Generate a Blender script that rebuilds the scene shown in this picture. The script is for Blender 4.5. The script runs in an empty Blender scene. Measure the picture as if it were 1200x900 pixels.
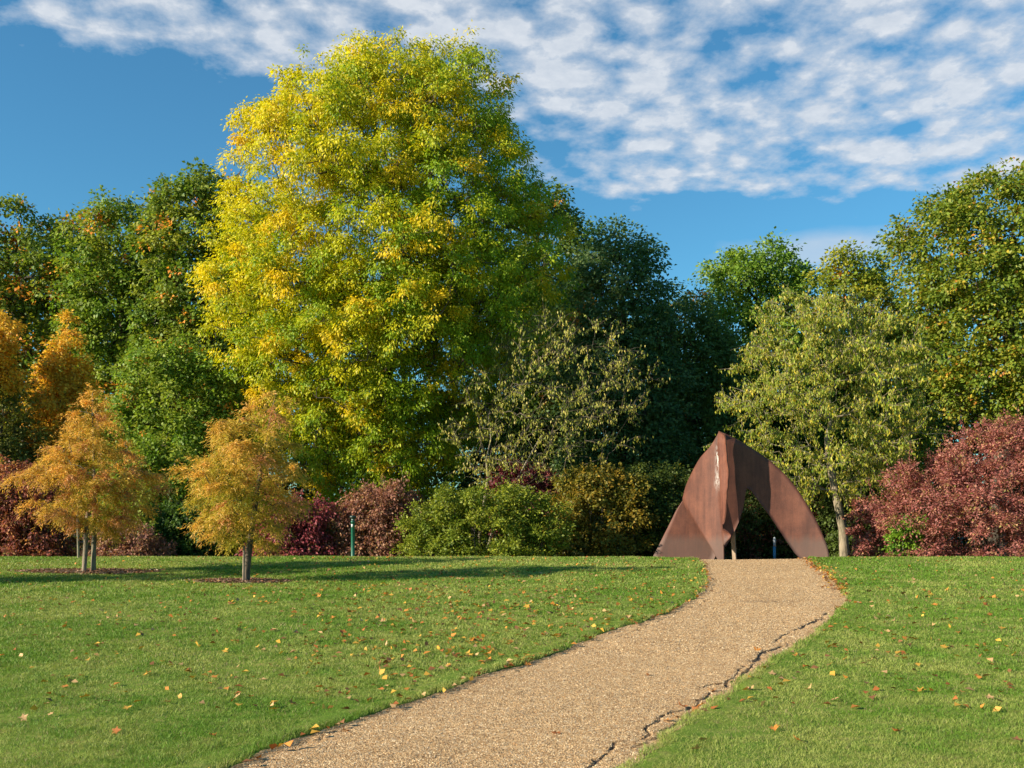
import bpy, math
import numpy as np
from mathutils import Vector
R = math.radians
rng = np.random.default_rng(11)
scene = bpy.context.scene
COL = scene.collection
F, HZ, EYE = 1250.0, 590.0, 1.6        # focal length (px of a 1200 wide frame), eye line, eye height

# ------------------------------------------------------------------ terrain
_ty = np.array([-400, -20, 3, 6, 8, 10, 12.5, 15, 17.5, 20, 22, 24, 25, 26, 28, 31, 35, 42, 60, 400.])
_tz = np.array([-.4, -.05, -.01, 0, .015, .045, .105, .17, .24, .30, .337, .352, .30, .215, .08, -.08, -.22, -.3, -.3, -.3])
def smooth_interp(v, X, Y):
    # hermite (monotone-ish) interpolation
    m = np.gradient(Y, X)
    i = np.clip(np.searchsorted(X, v) - 1, 0, len(X) - 2)
    h = X[i+1] - X[i]; t = np.clip((v - X[i]) / h, 0, 1)
    return ((2*t**3-3*t**2+1)*Y[i] + (t**3-2*t**2+t)*h*m[i] + (-2*t**3+3*t**2)*Y[i+1] + (t**3-t**2)*h*m[i+1])
def terr(x, y):
    x = np.clip(x, -60, 60)
    x = np.asarray(x, float); y = np.asarray(y, float)
    z = smooth_interp(y, _ty, _tz)
    near = np.exp(-((y-16)/14)**2)
    z = z + near*(.012*np.sin(x*.55+1.0)*np.sin(y*.4) + .008*np.sin(x*1.7+y*.9))
    # small rise of the lawn either side of the path at the crest
    z = z + .035*np.exp(-((y-24)/2.2)**2)*(1/(1+np.exp((x-3.4)*3)) + .9/(1+np.exp(-(x-7.2)*3)))
    return z
def g(px, row):
    """ground point seen at a pixel of the reference photograph"""
    ys = np.linspace(4, 24.6, 2500)
    xs = (px-600)/F*ys
    rr = HZ + F*(EYE-terr(xs, ys))/ys
    k = np.argmin(np.abs(rr-row))
    return float(xs[k]), float(ys[k])
def px2x(px, D): return (px-600)*D/F
def row2z(row, D): return EYE + (HZ-row)*D/F

# ------------------------------------------------------------------ numpy noise
def vnoise(x, y, s, seed=0):
    x = np.asarray(x)*s; y = np.asarray(y)*s
    xi = np.floor(x).astype(np.int64); yi = np.floor(y).astype(np.int64)
    fx = x-xi; fy = y-yi; fx = fx*fx*(3-2*fx); fy = fy*fy*(3-2*fy)
    def h(a, b):
        n = (a*374761393 + b*668265263 + seed*2147483) & 0x7fffffff
        n = ((n ^ (n >> 13))*1274126177) & 0x7fffffff
        return ((n ^ (n >> 16)) & 0xffff)/65535.0
    return (h(xi, yi)*(1-fx)+h(xi+1, yi)*fx)*(1-fy) + (h(xi, yi+1)*(1-fx)+h(xi+1, yi+1)*fx)*fy
def fbm(x, y, s, seed=0, o=4):
    return sum(vnoise(x, y, s*2**k, seed+k)*.5**(k+1) for k in range(o))/(1-.5**o)

# ------------------------------------------------------------------ mesh helpers
def mesh_np(name, V, Fc, mat, parent=None, fcol=None, smooth=False, pattr=None):
    """V (n,3); Fc list of arrays (m,k); fcol (m,3) colour per face"""
    me = bpy.data.meshes.new(name)
    if not isinstance(Fc, (list, tuple)): Fc = [Fc]
    V = np.asarray(V, np.float32)
    me.vertices.add(len(V)); me.vertices.foreach_set('co', V.ravel())
    idx = np.concatenate([f.ravel() for f in Fc]).astype(np.int32)
    cnt = np.concatenate([np.full(len(f), f.shape[1]) for f in Fc]).astype(np.int32)
    st = np.concatenate([[0], np.cumsum(cnt)[:-1]]).astype(np.int32)
    me.loops.add(len(idx)); me.loops.foreach_set('vertex_index', idx)
    me.polygons.add(len(cnt)); me.polygons.foreach_set('loop_start', st); me.polygons.foreach_set('loop_total', cnt)
    me.update(calc_edges=True)
    if smooth: me.polygons.foreach_set('use_smooth', np.ones(len(cnt), bool))
    if fcol is not None:
        a = me.attributes.new('tint', 'FLOAT_COLOR', 'FACE')
        c = np.ones((len(fcol), 4), np.float32); c[:, :3] = fcol
        a.data.foreach_set('color', c.ravel())
    if pattr is not None:
        a = me.attributes.new('wear', 'FLOAT', 'POINT'); a.data.foreach_set('value', np.asarray(pattr, np.float32))
    me.materials.append(mat)
    o = bpy.data.objects.new(name, me); COL.objects.link(o)
    if parent is not None: o.parent = parent; o.location = -parent.location
    return o
def empty(name, label, cat, loc, group=None):
    o = bpy.data.objects.new(name, None); COL.objects.link(o); o.location = loc
    o.empty_display_size = .2
    tag(o, label, cat, group); return o
def tag(o, label=None, cat=None, group=None, kind=None):
    if label: o['label'] = label
    if cat: o['category'] = cat
    if group: o['group'] = group
    if kind: o['kind'] = kind
    return o
def palette(cols, w, n, r): 
    w = np.array(w, float); w /= w.sum(); return np.array(cols)[r.choice(len(cols), n, p=w)]
class Tubes:
    def __init__(s): s.V = []; s.F = []; s.n = 0
    def add(s, P, r, k=6):
        P = np.asarray(P, float); m = len(P)
        T = np.gradient(P, axis=0); T /= np.linalg.norm(T, axis=1)[:, None]+1e-9
        up = np.array([.13, .31, .94]) if abs(T[0, 2]) < .9 else np.array([1, .1, 0.])
        A = np.cross(T, up); A /= np.linalg.norm(A, axis=1)[:, None]+1e-9
        B = np.cross(T, A)
        a = np.arange(k)*2*math.pi/k
        ring = P[:, None] + np.asarray(r)[:, None, None]*(np.cos(a)[None, :, None]*A[:, None]+np.sin(a)[None, :, None]*B[:, None])
        s.V.append(ring.reshape(-1, 3))
        i = np.arange(m-1)[:, None]*k; j = np.arange(k)[None]; j2 = (j+1) % k
        f = np.stack([i+j, i+j2, i+k+j2, i+k+j], -1).reshape(-1, 4)+s.n
        s.F.append(f); s.n += m*k
    def build(s, name, mat, parent, smooth=True):
        return mesh_np(name, np.concatenate(s.V), np.concatenate(s.F), mat, parent, smooth=smooth)

# ------------------------------------------------------------------ materials
def newmat(name):
    m = bpy.data.materials.new(name); m.use_nodes = True
    nt = m.node_tree; nt.nodes.clear()
    return m, nt, nt.nodes, nt.links
def N(nt, t, **kw):
    n = nt.nodes.new(t)
    for k, v in kw.items():
        if k in n.inputs: n.inputs[k].default_value = v
        else: setattr(n, k, v)
    return n
def ramp(nt, stops, fac):
    r = nt.nodes.new('ShaderNodeValToRGB'); e = r.color_ramp.elements
    while len(e) < len(stops): e.new(.5)
    for el, (p, c) in zip(e, stops): el.position = p; el.color = (*c, 1) if len(c) == 3 else c
    nt.links.new(fac, r.inputs[0]); return r.outputs[0]
def mixc(nt, a, b, fac, mode='MIX'):
    m = nt.nodes.new('ShaderNodeMix'); m.data_type = 'RGBA'; m.blend_type = mode
    for sock, v in ((m.inputs[0], fac), (m.inputs[6], a), (m.inputs[7], b)):
        if hasattr(v, 'links'): nt.links.new(v, sock)
        else: sock.default_value = v if isinstance(v, (int, float)) else (*v, 1)
    return m.outputs[2]
def mth(nt, op, a, b=0.0, clamp=False):
    m = nt.nodes.new('ShaderNodeMath'); m.operation = op; m.use_clamp = clamp
    for i, v in enumerate((a, b)):
        if hasattr(v, 'links'): nt.links.new(v, m.inputs[i])
        else: m.inputs[i].default_value = v
    return m.outputs[0]
def noise(nt, vec, scale, detail=4, rough=.55, dist=0.0):
    n = N(nt, 'ShaderNodeTexNoise', Scale=scale, Detail=detail, Roughness=rough, Distortion=dist)
    if vec is not None: nt.links.new(vec, n.inputs['Vector'])
    return n.outputs['Fac']

def leaf_material(name, trans=.38, rough=.55, boost=1.25):
    m, nt, nd, lk = newmat(name)
    at = N(nt, 'ShaderNodeAttribute', attribute_name='tint')
    pos = N(nt, 'ShaderNodeNewGeometry').outputs['Position']
    n = noise(nt, pos, 9.0, 2)
    var = ramp(nt, [(.3, (.8, .8, .8)), (.7, (1.15, 1.15, 1.15))], n)
    col = mixc(nt, at.outputs['Color'], var, 1.0, 'MULTIPLY')
    b = N(nt, 'ShaderNodeBsdfPrincipled', Roughness=rough); b.inputs['Specular IOR Level'].default_value = .35
    lk.new(col, b.inputs['Base Color'])
    t = N(nt, 'ShaderNodeBsdfTranslucent')
    lk.new(mixc(nt, col, (boost, boost, boost*.6), 1.0, 'MULTIPLY'), t.inputs['Color'])
    mx = N(nt, 'ShaderNodeMixShader'); mx.inputs[0].default_value = trans
    lk.new(b.outputs[0], mx.inputs[1]); lk.new(t.outputs[0], mx.inputs[2])
    o = N(nt, 'ShaderNodeOutputMaterial'); lk.new(mx.outputs[0], o.inputs[0])
    return m
M_LEAF = leaf_material('foliage')
M_GRASSBLADE = leaf_material('grass_blade', .3, .6, 1.1)
M_FALLEN = leaf_material('fallen_leaf', .15, .6, 1.0)
M_STONE = leaf_material('path_stone', 0.0, .75, 1.0)

def bark_material(name, c1, c2, sc=1.0):
    m, nt, nd, lk = newmat(name)
    tc = N(nt, 'ShaderNodeNewGeometry').outputs['Position']
    mp = N(nt, 'ShaderNodeMapping'); mp.inputs['Scale'].default_value = (14*sc, 14*sc, 3*sc); lk.new(tc, mp.inputs[0])
    n1 = noise(nt, mp.outputs[0], 1.5, 6, .65, .4); n2 = noise(nt, tc, 1.3, 3)
    col = mixc(nt, ramp(nt, [(.32, c1), (.66, c2)], n1), ramp(nt, [(.4, (.75, .78, .7)), (.65, (1.15, 1.1, 1.05))], n2), 1.0, 'MULTIPLY')
    b = N(nt, 'ShaderNodeBsdfPrincipled', Roughness=.9); lk.new(col, b.inputs['Base Color'])
    bp = N(nt, 'ShaderNodeBump', Strength=.7, Distance=.02); lk.new(n1, bp.inputs['Height']); lk.new(bp.outputs[0], b.inputs['Normal'])
    o = N(nt, 'ShaderNodeOutputMaterial'); lk.new(b.outputs[0], o.inputs[0]); return m
M_BARK = bark_material('grey_brown_bark', (.035, .028, .02), (.16, .13, .10))
M_PALEBARK = bark_material('pale_cherry_bark', (.10, .085, .06), (.34, .29, .21))
M_STAKE = bark_material('weathered_stake_wood', (.14, .11, .08), (.36, .29, .22), 2)

def lawn_material():
    m, nt, nd, lk = newmat('lawn_turf')
    pos = N(nt, 'ShaderNodeNewGeometry').outputs['Position']
    a = noise(nt, pos, .55, 5, .6); b_ = noise(nt, pos, 6.0, 5, .65); c = noise(nt, pos, 70.0, 3, .7)
    col = ramp(nt, [(.30, (.11, .20, .02)), (.5, (.165, .25, .033)), (.68, (.28, .29, .08))], b_)
    col = mixc(nt, col, ramp(nt, [(.35, (.8, .95, .75)), (.6, (1.15, 1.05, 1.1))], a), 1.0, 'MULTIPLY')
    col = mixc(nt, col, ramp(nt, [(.25, (.5, .55, .45)), (.6, (1.2, 1.15, 1.1))], c), 1.0, 'MULTIPLY')
    # leaf litter and soil under the trees at the edge of the wood, and soil in the path bed
    sep = N(nt, 'ShaderNodeSeparateXYZ'); lk.new(pos, sep.inputs[0])
    w = mth(nt, 'ADD', sep.outputs[1], mth(nt, 'MULTIPLY', b_, 1.0))
    w = mth(nt, 'MULTIPLY', mth(nt, 'SUBTRACT', w, 27.6), 1.2, True)
    lit = ramp(nt, [(.35, (.035, .022, .012)), (.55, (.09, .05, .025)), (.7, (.17, .09, .035))], noise(nt, pos, 25, 4, .7))
    col = mixc(nt, col, lit, w)
    at = N(nt, 'ShaderNodeAttribute', attribute_name='wear')
    col = mixc(nt, col, ramp(nt, [(.3, (.03, .021, .014)), (.7, (.10, .075, .052))], c), at.outputs['Fac'])
    s = N(nt, 'ShaderNodeBsdfPrincipled', Roughness=.9); lk.new(col, s.inputs['Base Color'])
    s.inputs['Specular IOR Level'].default_value = .15
    bp = N(nt, 'ShaderNodeBump', Strength=.9, Distance=.02); lk.new(c, bp.inputs['Height']); lk.new(bp.outputs[0], s.inputs['Normal'])
    o = N(nt, 'ShaderNodeOutputMaterial'); lk.new(s.outputs[0], o.inputs[0]); return m
def gravel_material():
    m, nt, nd, lk = newmat('bound_gravel')
    pos = N(nt, 'ShaderNodeNewGeometry').outputs['Position']
    cols = [(.0, (.12, .06, .024)), (.15, (.30, .165, .065)), (.40, (.45, .265, .125)), (.66, (.60, .385, .20)), (.86, (.76, .54, .32)), (1, (.86, .74, .56))]
    v1 = N(nt, 'ShaderNodeTexVoronoi', Scale=100.0); lk.new(pos, v1.inputs['Vector'])
    v2 = N(nt, 'ShaderNodeTexVoronoi', Scale=44.0); lk.new(pos, v2.inputs['Vector'])
    def one(v):
        s = N(nt, 'ShaderNodeSeparateColor'); lk.new(v.outputs['Color'], s.inputs[0]); return s.outputs[0]
    col = mixc(nt, ramp(nt, cols, one(v1)), ramp(nt, cols, one(v2)), .5)
    big = noise(nt, pos, .9, 4, .6); mid = noise(nt, pos, 7, 4, .6)
    col = mixc(nt, col, ramp(nt, [(.3, (.86, .84, .82)), (.7, (1.1, 1.1, 1.1))], big), 1.0, 'MULTIPLY')
    col = mixc(nt, col, ramp(nt, [(.3, (.85, .84, .84)), (.7, (1.08, 1.08, 1.08))], mid), 1.0, 'MULTIPLY')
    at = N(nt, 'ShaderNodeAttribute', attribute_name='wear')
    col = mixc(nt, col, (1.0, .97, .86), 1.0, 'MULTIPLY')
    col = mixc(nt, col, ramp(nt, [(.2, (.035, .027, .021)), (.8, (.12, .09, .066))], one(v1)), at.outputs['Fac'])
    s = N(nt, 'ShaderNodeBsdfPrincipled', Roughness=.85); lk.new(col, s.inputs['Base Color'])
    s.inputs['Specular IOR Level'].default_value = .25
    h = mth(nt, 'ADD', mth(nt, 'MULTIPLY', v1.outputs['Distance'], -1), mth(nt, 'MULTIPLY', v2.outputs['Distance'], -.8))
    bp = N(nt, 'ShaderNodeBump', Strength=.55, Distance=.006); lk.new(h, bp.inputs['Height']); lk.new(bp.outputs[0], s.inputs['Normal'])
    o = N(nt, 'ShaderNodeOutputMaterial'); lk.new(s.outputs[0], o.inputs[0]); return m
def steel_material(name, streak=False, bright=1.0):
    m, nt, nd, lk = newmat(name)
    pos = N(nt, 'ShaderNodeNewGeometry').outputs['Position']
    mp = N(nt, 'ShaderNodeMapping'); mp.inputs['Scale'].default_value = (5, 5, .45); lk.new(pos, mp.inputs[0])
    st = noise(nt, mp.outputs[0], 1.3, 6, .65); bl = noise(nt, pos, 2.2, 6, .68); fine = noise(nt, pos, 45, 4, .7)
    b = bright
    col = ramp(nt, [(.22, (.075*b, .029*b, .020*b)), (.48, (.125*b, .045*b, .028*b)), (.78, (.185*b, .070*b, .042*b))], bl)
    col = mixc(nt, col, ramp(nt, [(.33, (.62, .60, .62)), (.56, (1.0, 1.0, 1.0)), (.75, (1.22, 1.2, 1.15))], st), 1.0, 'MULTIPLY')
    col = mixc(nt, col, ramp(nt, [(.3, (.8, .8, .8)), (.7, (1.15, 1.15, 1.15))], fine), 1.0, 'MULTIPLY')
    sep = N(nt, 'ShaderNodeSeparateXYZ'); lk.new(pos, sep.inputs[0])
    low = mth(nt, 'MULTIPLY', mth(nt, 'SUBTRACT', 1.02, mth(nt, 'ADD', sep.outputs[2], mth(nt, 'MULTIPLY', st, .35))), 5.0, True)
    col = mixc(nt, col, (.11, .075, .062), mth(nt, 'MULTIPLY', low, .6))
    if streak:
        at = N(nt, 'ShaderNodeAttribute', attribute_name='wear')
        mp2 = N(nt, 'ShaderNodeMapping'); mp2.inputs['Scale'].default_value = (30, 30, 7); lk.new(pos, mp2.inputs[0])
        k = mth(nt, 'MULTIPLY', at.outputs['Fac'], mth(nt, 'MULTIPLY', mth(nt, 'SUBTRACT', noise(nt, mp2.outputs[0], 1, 5, .7), .45), 14, True))
        col = mixc(nt, col, (.72, .70, .66), k)
    s = N(nt, 'ShaderNodeBsdfPrincipled', Roughness=.68); lk.new(col, s.inputs['Base Color'])
    s.inputs['Specular IOR Level'].default_value = .4
    bp = N(nt, 'ShaderNodeBump', Strength=.35, Distance=.01); lk.new(mth(nt, 'ADD', bl, fine), bp.inputs['Height']); lk.new(bp.outputs[0], s.inputs['Normal'])
    o = N(nt, 'ShaderNodeOutputMaterial'); lk.new(s.outputs[0], o.inputs[0]); return m
def paint(name, c, rough=.4, metal=0.0):
    m, nt, nd, lk = newmat(name)
    pos = N(nt, 'ShaderNodeNewGeometry').outputs['Position']
    n = noise(nt, pos, 18, 5, .6)
    s = N(nt, 'ShaderNodeBsdfPrincipled', Roughness=rough, Metallic=metal)
    lk.new(mixc(nt, c, ramp(nt, [(.3, (.78, .78, .76)), (.7, (1.1, 1.1, 1.1))], n), 1.0, 'MULTIPLY'), s.inputs['Base Color'])
    o = N(nt, 'ShaderNodeOutputMaterial'); lk.new(s.outputs[0], o.inputs[0]); return m
M_LAWN = lawn_material(); M_GRAVEL = gravel_material()
M_STEEL = steel_material('rusted_steel', True); M_STEEL2 = steel_material('rusted_steel_plate', False)
M_STEEL_LIT = steel_material('rusted_steel_lit', False, 1.35)  # brighter copy of the rust, sunlight on strip and fin painted in

# ------------------------------------------------------------------ path outline
L_px = [(275, 898), (307, 882), (350, 863), (390, 850), (427, 838), (480, 822), (527, 805), (573, 787), (640, 768), (700, 743),
        (743, 730), (787, 715), (813, 700), (827, 684), (827, 671), (821, 658)]
R_px = [(730, 898), (767, 873), (800, 848), (833, 822), (867, 798), (900, 777), (933, 757), (967, 731), (983, 716), (993, 704),
        (988, 690), (973, 673), (955, 661), (950, 657)]
def edge(pts, near, far):
    P = sorted([g(*p) for p in pts], key=lambda q: q[1])
    ys = np.array([q[1] for q in near]+[q[1] for q in P]+[q[1] for q in far]); xs = np.array([q[0] for q in near]+[q[0] for q in P]+[q[0] for q in far])
    o = np.argsort(ys); return ys[o], xs[o]
YL, XL = edge(L_px, [(-8.5, -9), (-6.4, -3), (-4.4, 1), (-2.9, 4.6)], [(4.1, 25.2), (3.6, 26.5), (3.0, 29)])
YR, XR = edge(R_px, [(-5, -9), (-3.2, -3), (-1.6, 1), (-.1, 4.4)], [(7.0, 25.3), (7.6, 26.5), (8.5, 29)])
def xl(y): return np.interp(y, YL, XL)
def xr(y): return np.interp(y, YR, XR)
def edge_wobble(x, y, side):
    k = 3 if side else 9
    return (fbm(x, y, 3.0, k)-.5)*.16 + (fbm(x, y, 14.0, k+40, 2)-.5)*.06
def inside(x, y):
    """signed distance-like: >0 inside the path (metres from the nearest edge)"""
    a = (x-xl(y)); b = (xr(y)-x)
    # convert the horizontal offset to a perpendicular one on the diagonal stretch
    return np.minimum(a+edge_wobble(x, y, 0), b+edge_wobble(x, y, 1))*.8

# lawn: one ground sheet to the horizon, fine where the camera stands
def axis(parts): return np.unique(np.concatenate([np.round(np.arange(a, b, s), 4) for a, b, s in parts]))
gx = axis([(-900, -60, 60), (-60, -12, 3), (-12, -4, .4), (-4, 9, .06), (9, 16, .4), (16, 60, 3), (60, 901, 60)])
gy = axis([(-300, -12, 36), (-12, 3, .6), (3, 14, .07), (14, 30, .12), (30, 60, 2), (60, 1501, 60)])
X, Y = np.meshgrid(gx, gy)
ins = inside(X, Y); ins[Y > 28.5] = -1
Z = terr(X, Y) - .075*np.clip(ins/.10+.5, 0, 1) + .012*np.exp(-((ins+.12)/.1)**2)
Z += (fbm(X, Y, 3.0, 77)-.5)*.02
nx, ny = len(gx), len(gy)
i = (np.arange(ny-1)[:, None]*nx + np.arange(nx-1)[None]).ravel()
quads = np.stack([i, i+1, i+nx+1, i+nx], 1)
wear = np.clip((ins+.03)/.06, 0, 1)
o = mesh_np('lawn', np.stack([X, Y, Z], -1).reshape(-1, 3), quads, M_LAWN, smooth=True, pattr=wear.ravel())
tag(o, kind='structure')

# path slab with real cracks
crk = [[(685, 899), (700, 887), (712, 880), (720, 870), (735, 865), (750, 862), (757, 855), (762, 849), (770, 839), (790, 832), (815, 825), (823, 818), (840, 807), (852, 800), (865, 794), (877, 782), (887, 769), (897, 762), (912, 757), (925, 752)],
       [(745, 874), (757, 866), (766, 861), (780, 852), (797, 842), (812, 832), (825, 822)],
       [(822, 804), (838, 800), (848, 799), (862, 788), (872, 778)],
       [(760, 882), (772, 872), (782, 866)],
       [(925, 738), (942, 733), (950, 728), (962, 722), (972, 716)],
       [(905, 752), (915, 745), (925, 738)],
       [(840, 680), (836, 690), (826, 703), (805, 714)],
       [(300, 893), (330, 878), (372, 862), (400, 852)], [(540, 806), (575, 795), (600, 786), (625, 780)], [(700, 752), (735, 740), (770, 728), (795, 716)]]
cw = [.0145, .012, .012, .008, .011, .007, .005, .004, .005, .005]
def segdist(x, y, P):
    d = np.full(x.shape, 9.)
    for (ax, ay), (bx, by) in zip(P[:-1], P[1:]):
        vx, vy = bx-ax, by-ay; t = np.clip(((x-ax)*vx+(y-ay)*vy)/(vx*vx+vy*vy+1e-9), 0, 1)
        d = np.minimum(d, np.hypot(x-ax-t*vx, y-ay-t*vy))
    return d
ys = np.concatenate([np.arange(-9, 4, .25), np.arange(4, 10, .018), np.arange(10, 16, .03), np.arange(16, 29, .06)])
K = 190
t = np.linspace(0, 1, K)
Yp = np.repeat(ys[:, None], K, 1)
Xp = (xl(ys)-.22)[:, None]*(1-t) + (xr(ys)+.22)[:, None]*t
d_in = inside(Xp, Yp)
Zp = terr(Xp, Yp) - .018 - np.clip(-d_in-.02, 0, 1)*.5 + (fbm(Xp, Yp, 1.3, 5)-.5)*.02
wr = np.zeros_like(Zp)
jx = (fbm(Xp, Yp, 7, 21, 4)-.5)*.13; jy = (fbm(Xp, Yp, 7, 25, 4)-.5)*.13
for P, w in zip(crk, cw):
    P = [g(*p) for p in P]
    lo = min(p[1] for p in P)-.3; hi = max(p[1] for p in P)+.3
    m = (Yp > lo) & (Yp < hi)
    d = segdist(Xp[m]+jx[m], Yp[m]+jy[m], P)
    w2 = w*(.35+1.5*vnoise(Xp[m], Yp[m], 5, 31))*(1.35 if lo > 9 else 1.0)
    k = np.clip(1.6-d/w2, 0, 1)*np.clip((vnoise(Xp[m], Yp[m], 4.5, 33)-.16)*6, 0, 1)
    Zp[m] -= k*.017
    wr[m] = np.maximum(wr[m], k)
# crumbled margin outside the right-hand crack and soil trapped along the edges
crum = np.clip((.17-d_in)/.17, 0, 1)
cn = fbm(Xp, Yp, 22, 50, 3)
Zp += crum*(cn-.5)*.010 - .004*crum
wr = np.maximum(wr, crum*np.clip((cn-.50)*3.2, 0, .75)*np.clip((fbm(Xp, Yp, 1.1, 60)-.25)*2.2, .2, 1))
# the worn grey patch across the path near the crest
pxp, pyp = g(897, 703); PATCH = (pxp, pyp)
patch = np.exp(-((Xp-pxp)/.42)**2-((Yp-pyp)/.16)**2)*np.clip((fbm(Xp, Yp, 12, 70)-.33)*4, 0, 1)
wr = np.maximum(wr, patch*.62)
i = (np.arange(len(ys)-1)[:, None]*K + np.arange(K-1)[None]).ravel()
o = mesh_np('path', np.stack([Xp, Yp, Zp], -1).reshape(-1, 3), np.stack([i, i+1, i+K+1, i+K], 1), M_GRAVEL, smooth=True, pattr=wr.ravel())
tag(o, kind='structure')

# loose and bound stones standing proud of the path surface
def stones(n, y0, y1, size, seed):
    r = np.random.default_rng(seed)
    y = y0*(y1/y0)**r.random(n); t_ = r.random(n); x = xl(y)-.05+(xr(y)-xl(y)+.1)*t_
    d = inside(x, y); keep = (d > -.01)
    for P in crk[:6]:
        P = [g(*p) for p in P]; near = (y > P[0][1]-.3) & (y < P[-1][1]+.3) & keep
        dd = np.full(n, 9.); dd[near] = segdist(x[near]+(fbm(x[near], y[near], 7, 21, 4)-.5)*.13, y[near]+(fbm(x[near], y[near], 7, 25, 4)-.5)*.13, P)
        keep &= dd > .019
    keep &= r.random(n) > .8*np.exp(-((x-PATCH[0])/.5)**2-((y-PATCH[1])/.28)**2)
    keep &= (r.random(n) > .75*np.clip((fbm(x, y, 9, 50, 3)-.45)*5, 0, 1)*(d < .2))
    x, y, d = x[keep], y[keep], d[keep]; n = len(x)
    z = terr(x, y)-.018+(fbm(x, y, 1.3, 5)-.5)*.02-.004*np.clip((.17-d)/.17, 0, 1)
    sz = size*(.55+.9*r.random(n)**1.5); a0 = r.random(n)*6.28
    V = np.empty((n, 5, 3))
    for k_ in range(4):
        a = a0+k_*math.pi/2+r.normal(0, .25, n); q_ = sz*(.75+.5*r.random(n))
        V[:, k_] = np.stack([x+np.cos(a)*q_, y+np.sin(a)*q_, z-.002], 1)
    V[:, 4] = np.stack([x+r.normal(0, .25, n)*sz, y+r.normal(0, .25, n)*sz, z+sz*(.35+.6*r.random(n))], 1)
    b = np.arange(n)*5
    T_ = np.concatenate([np.stack([b+k_, b+(k_+1) % 4, b+4], 1) for k_ in range(4)])
    c = palette([(.19, .11, .05), (.36, .22, .10), (.52, .34, .165), (.64, .445, .23), (.78, .60, .36), (.42, .33, .23), (.56, .31, .13)], [2, 3, 4, 4, 2, 1.2, 1], n, r)*(.8+.4*r.random((n, 1)))
    return V.reshape(-1, 3), T_, np.tile(c, (4, 1))
off = 0; VV = []; TT = []; CQ = []
for V, tr, c in [stones(130000, 5.6, 11, .0062, 301), stones(70000, 11, 24.5, .0085, 302)]:
    VV.append(V); TT.append(tr+off); CQ.append(c); off += len(V)
o = mesh_np('gravel', np.concatenate(VV), np.concatenate(TT), M_STONE, fcol=np.concatenate(CQ))
tag(o, 'fine tan and buff stones bound into the surface of the path', 'gravel', kind='stuff')

# ------------------------------------------------------------------ grass
mulch = [(104, 670, 2.0, .55), (284, 681, 1.0, .42)]
MU = [(*g(a, b), rx_, ry_) for a, b, rx_, ry_ in mulch]
def scatter_grass(n, y0, y1, wbase, hbase, seed):
    r = np.random.default_rng(seed)
    y = y0*(y1/y0)**r.random(n)
    x = (r.random(n)*2-1)*(y*.5+2.6)
    keep = inside(x, y) < .015
    for mx_, my_, rx_, ry_ in MU:
        keep &= ((x-mx_)/rx_)**2+((y-my_)/ry_)**2 > .65+.8*r.random(n)
    bare = fbm(x, y, 1.2, 88)
    keep &= (r.random(n) < np.clip((bare-.22)*6, .25, 1))
    x, y, bare = x[keep], y[keep], bare[keep]; n = len(x)
    z = terr(x, y)-.006
    sc = np.clip(y/8.0, .85, 3)
    clump = fbm(x, y, 5, 91)
    h = hbase*(.55+.9*r.random(n))*(.6+.9*clump)
    e = inside(x, y); h *= 1+.7*np.exp(-((e+.03)/.05)**2)
    w = wbase*sc*(.7+.6*r.random(n))
    a = r.random(n)*2*math.pi
    wx, wy = np.cos(a)*w/2, np.sin(a)*w/2
    la = r.random(n)*2*math.pi; ll = h*(.3+1.0*r.random(n))
    lx, ly = np.cos(la)*ll, np.sin(la)*ll
    V = np.empty((n, 5, 3))
    V[:, 0] = np.stack([x-wx, y-wy, z], 1); V[:, 1] = np.stack([x+wx, y+wy, z], 1)
    V[:, 2] = np.stack([x+wx*.75+lx*.4, y+wy*.75+ly*.4, z+h*.6], 1); V[:, 3] = np.stack([x-wx*.75+lx*.4, y-wy*.75+ly*.4, z+h*.6], 1)
    V[:, 4] = np.stack([x+lx, y+ly, z+h*.85], 1)
    b = np.arange(n)*5
    q = np.stack([b, b+1, b+2, b+3], 1); tr = np.stack([b+3, b+2, b+4], 1)
    big = fbm(x, y, .55, 93); med = fbm(x, y, 2.6, 94)
    k = np.clip((big-.5)*2.8+(med-.5)*2.8+.47+.22*r.standard_normal(n), 0, 1)[:, None]
    c = (1-k)*np.array([.135, .258, .022]) + k*np.array([.335, .38, .09])
    dry = (r.random(n) < .07+.20*np.clip((.42-bare)*6, 0, 1))[:, None]
    c = np.where(dry, np.array([.34, .27, .13])*(.6+.6*r.random((n, 1))), c)*(.8+.4*r.random((n, 1)))
    return V.reshape(-1, 3), q, tr, c
parts = [scatter_grass(520000, 5.3, 10.0, .0034, .026, 1), scatter_grass(360000, 10, 16.0, .0040, .029, 2), scatter_grass(230000, 16, 26.5, .0048, .034, 3)]
off = 0; VV = []; QQ = []; TT = []; CQ = []
for V, q, tr, c in parts:
    VV.append(V); QQ.append(q+off); TT.append(tr+off); CQ.append(c); off += len(V)
cc = np.concatenate(CQ)
o = mesh_np('grass', np.concatenate(VV), [np.concatenate(QQ), np.concatenate(TT)], M_GRASSBLADE, fcol=np.concatenate([cc, cc]))
tag(o, 'short mown green grass with paler dry patches covering the lawn', 'grass', kind='stuff')

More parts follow.
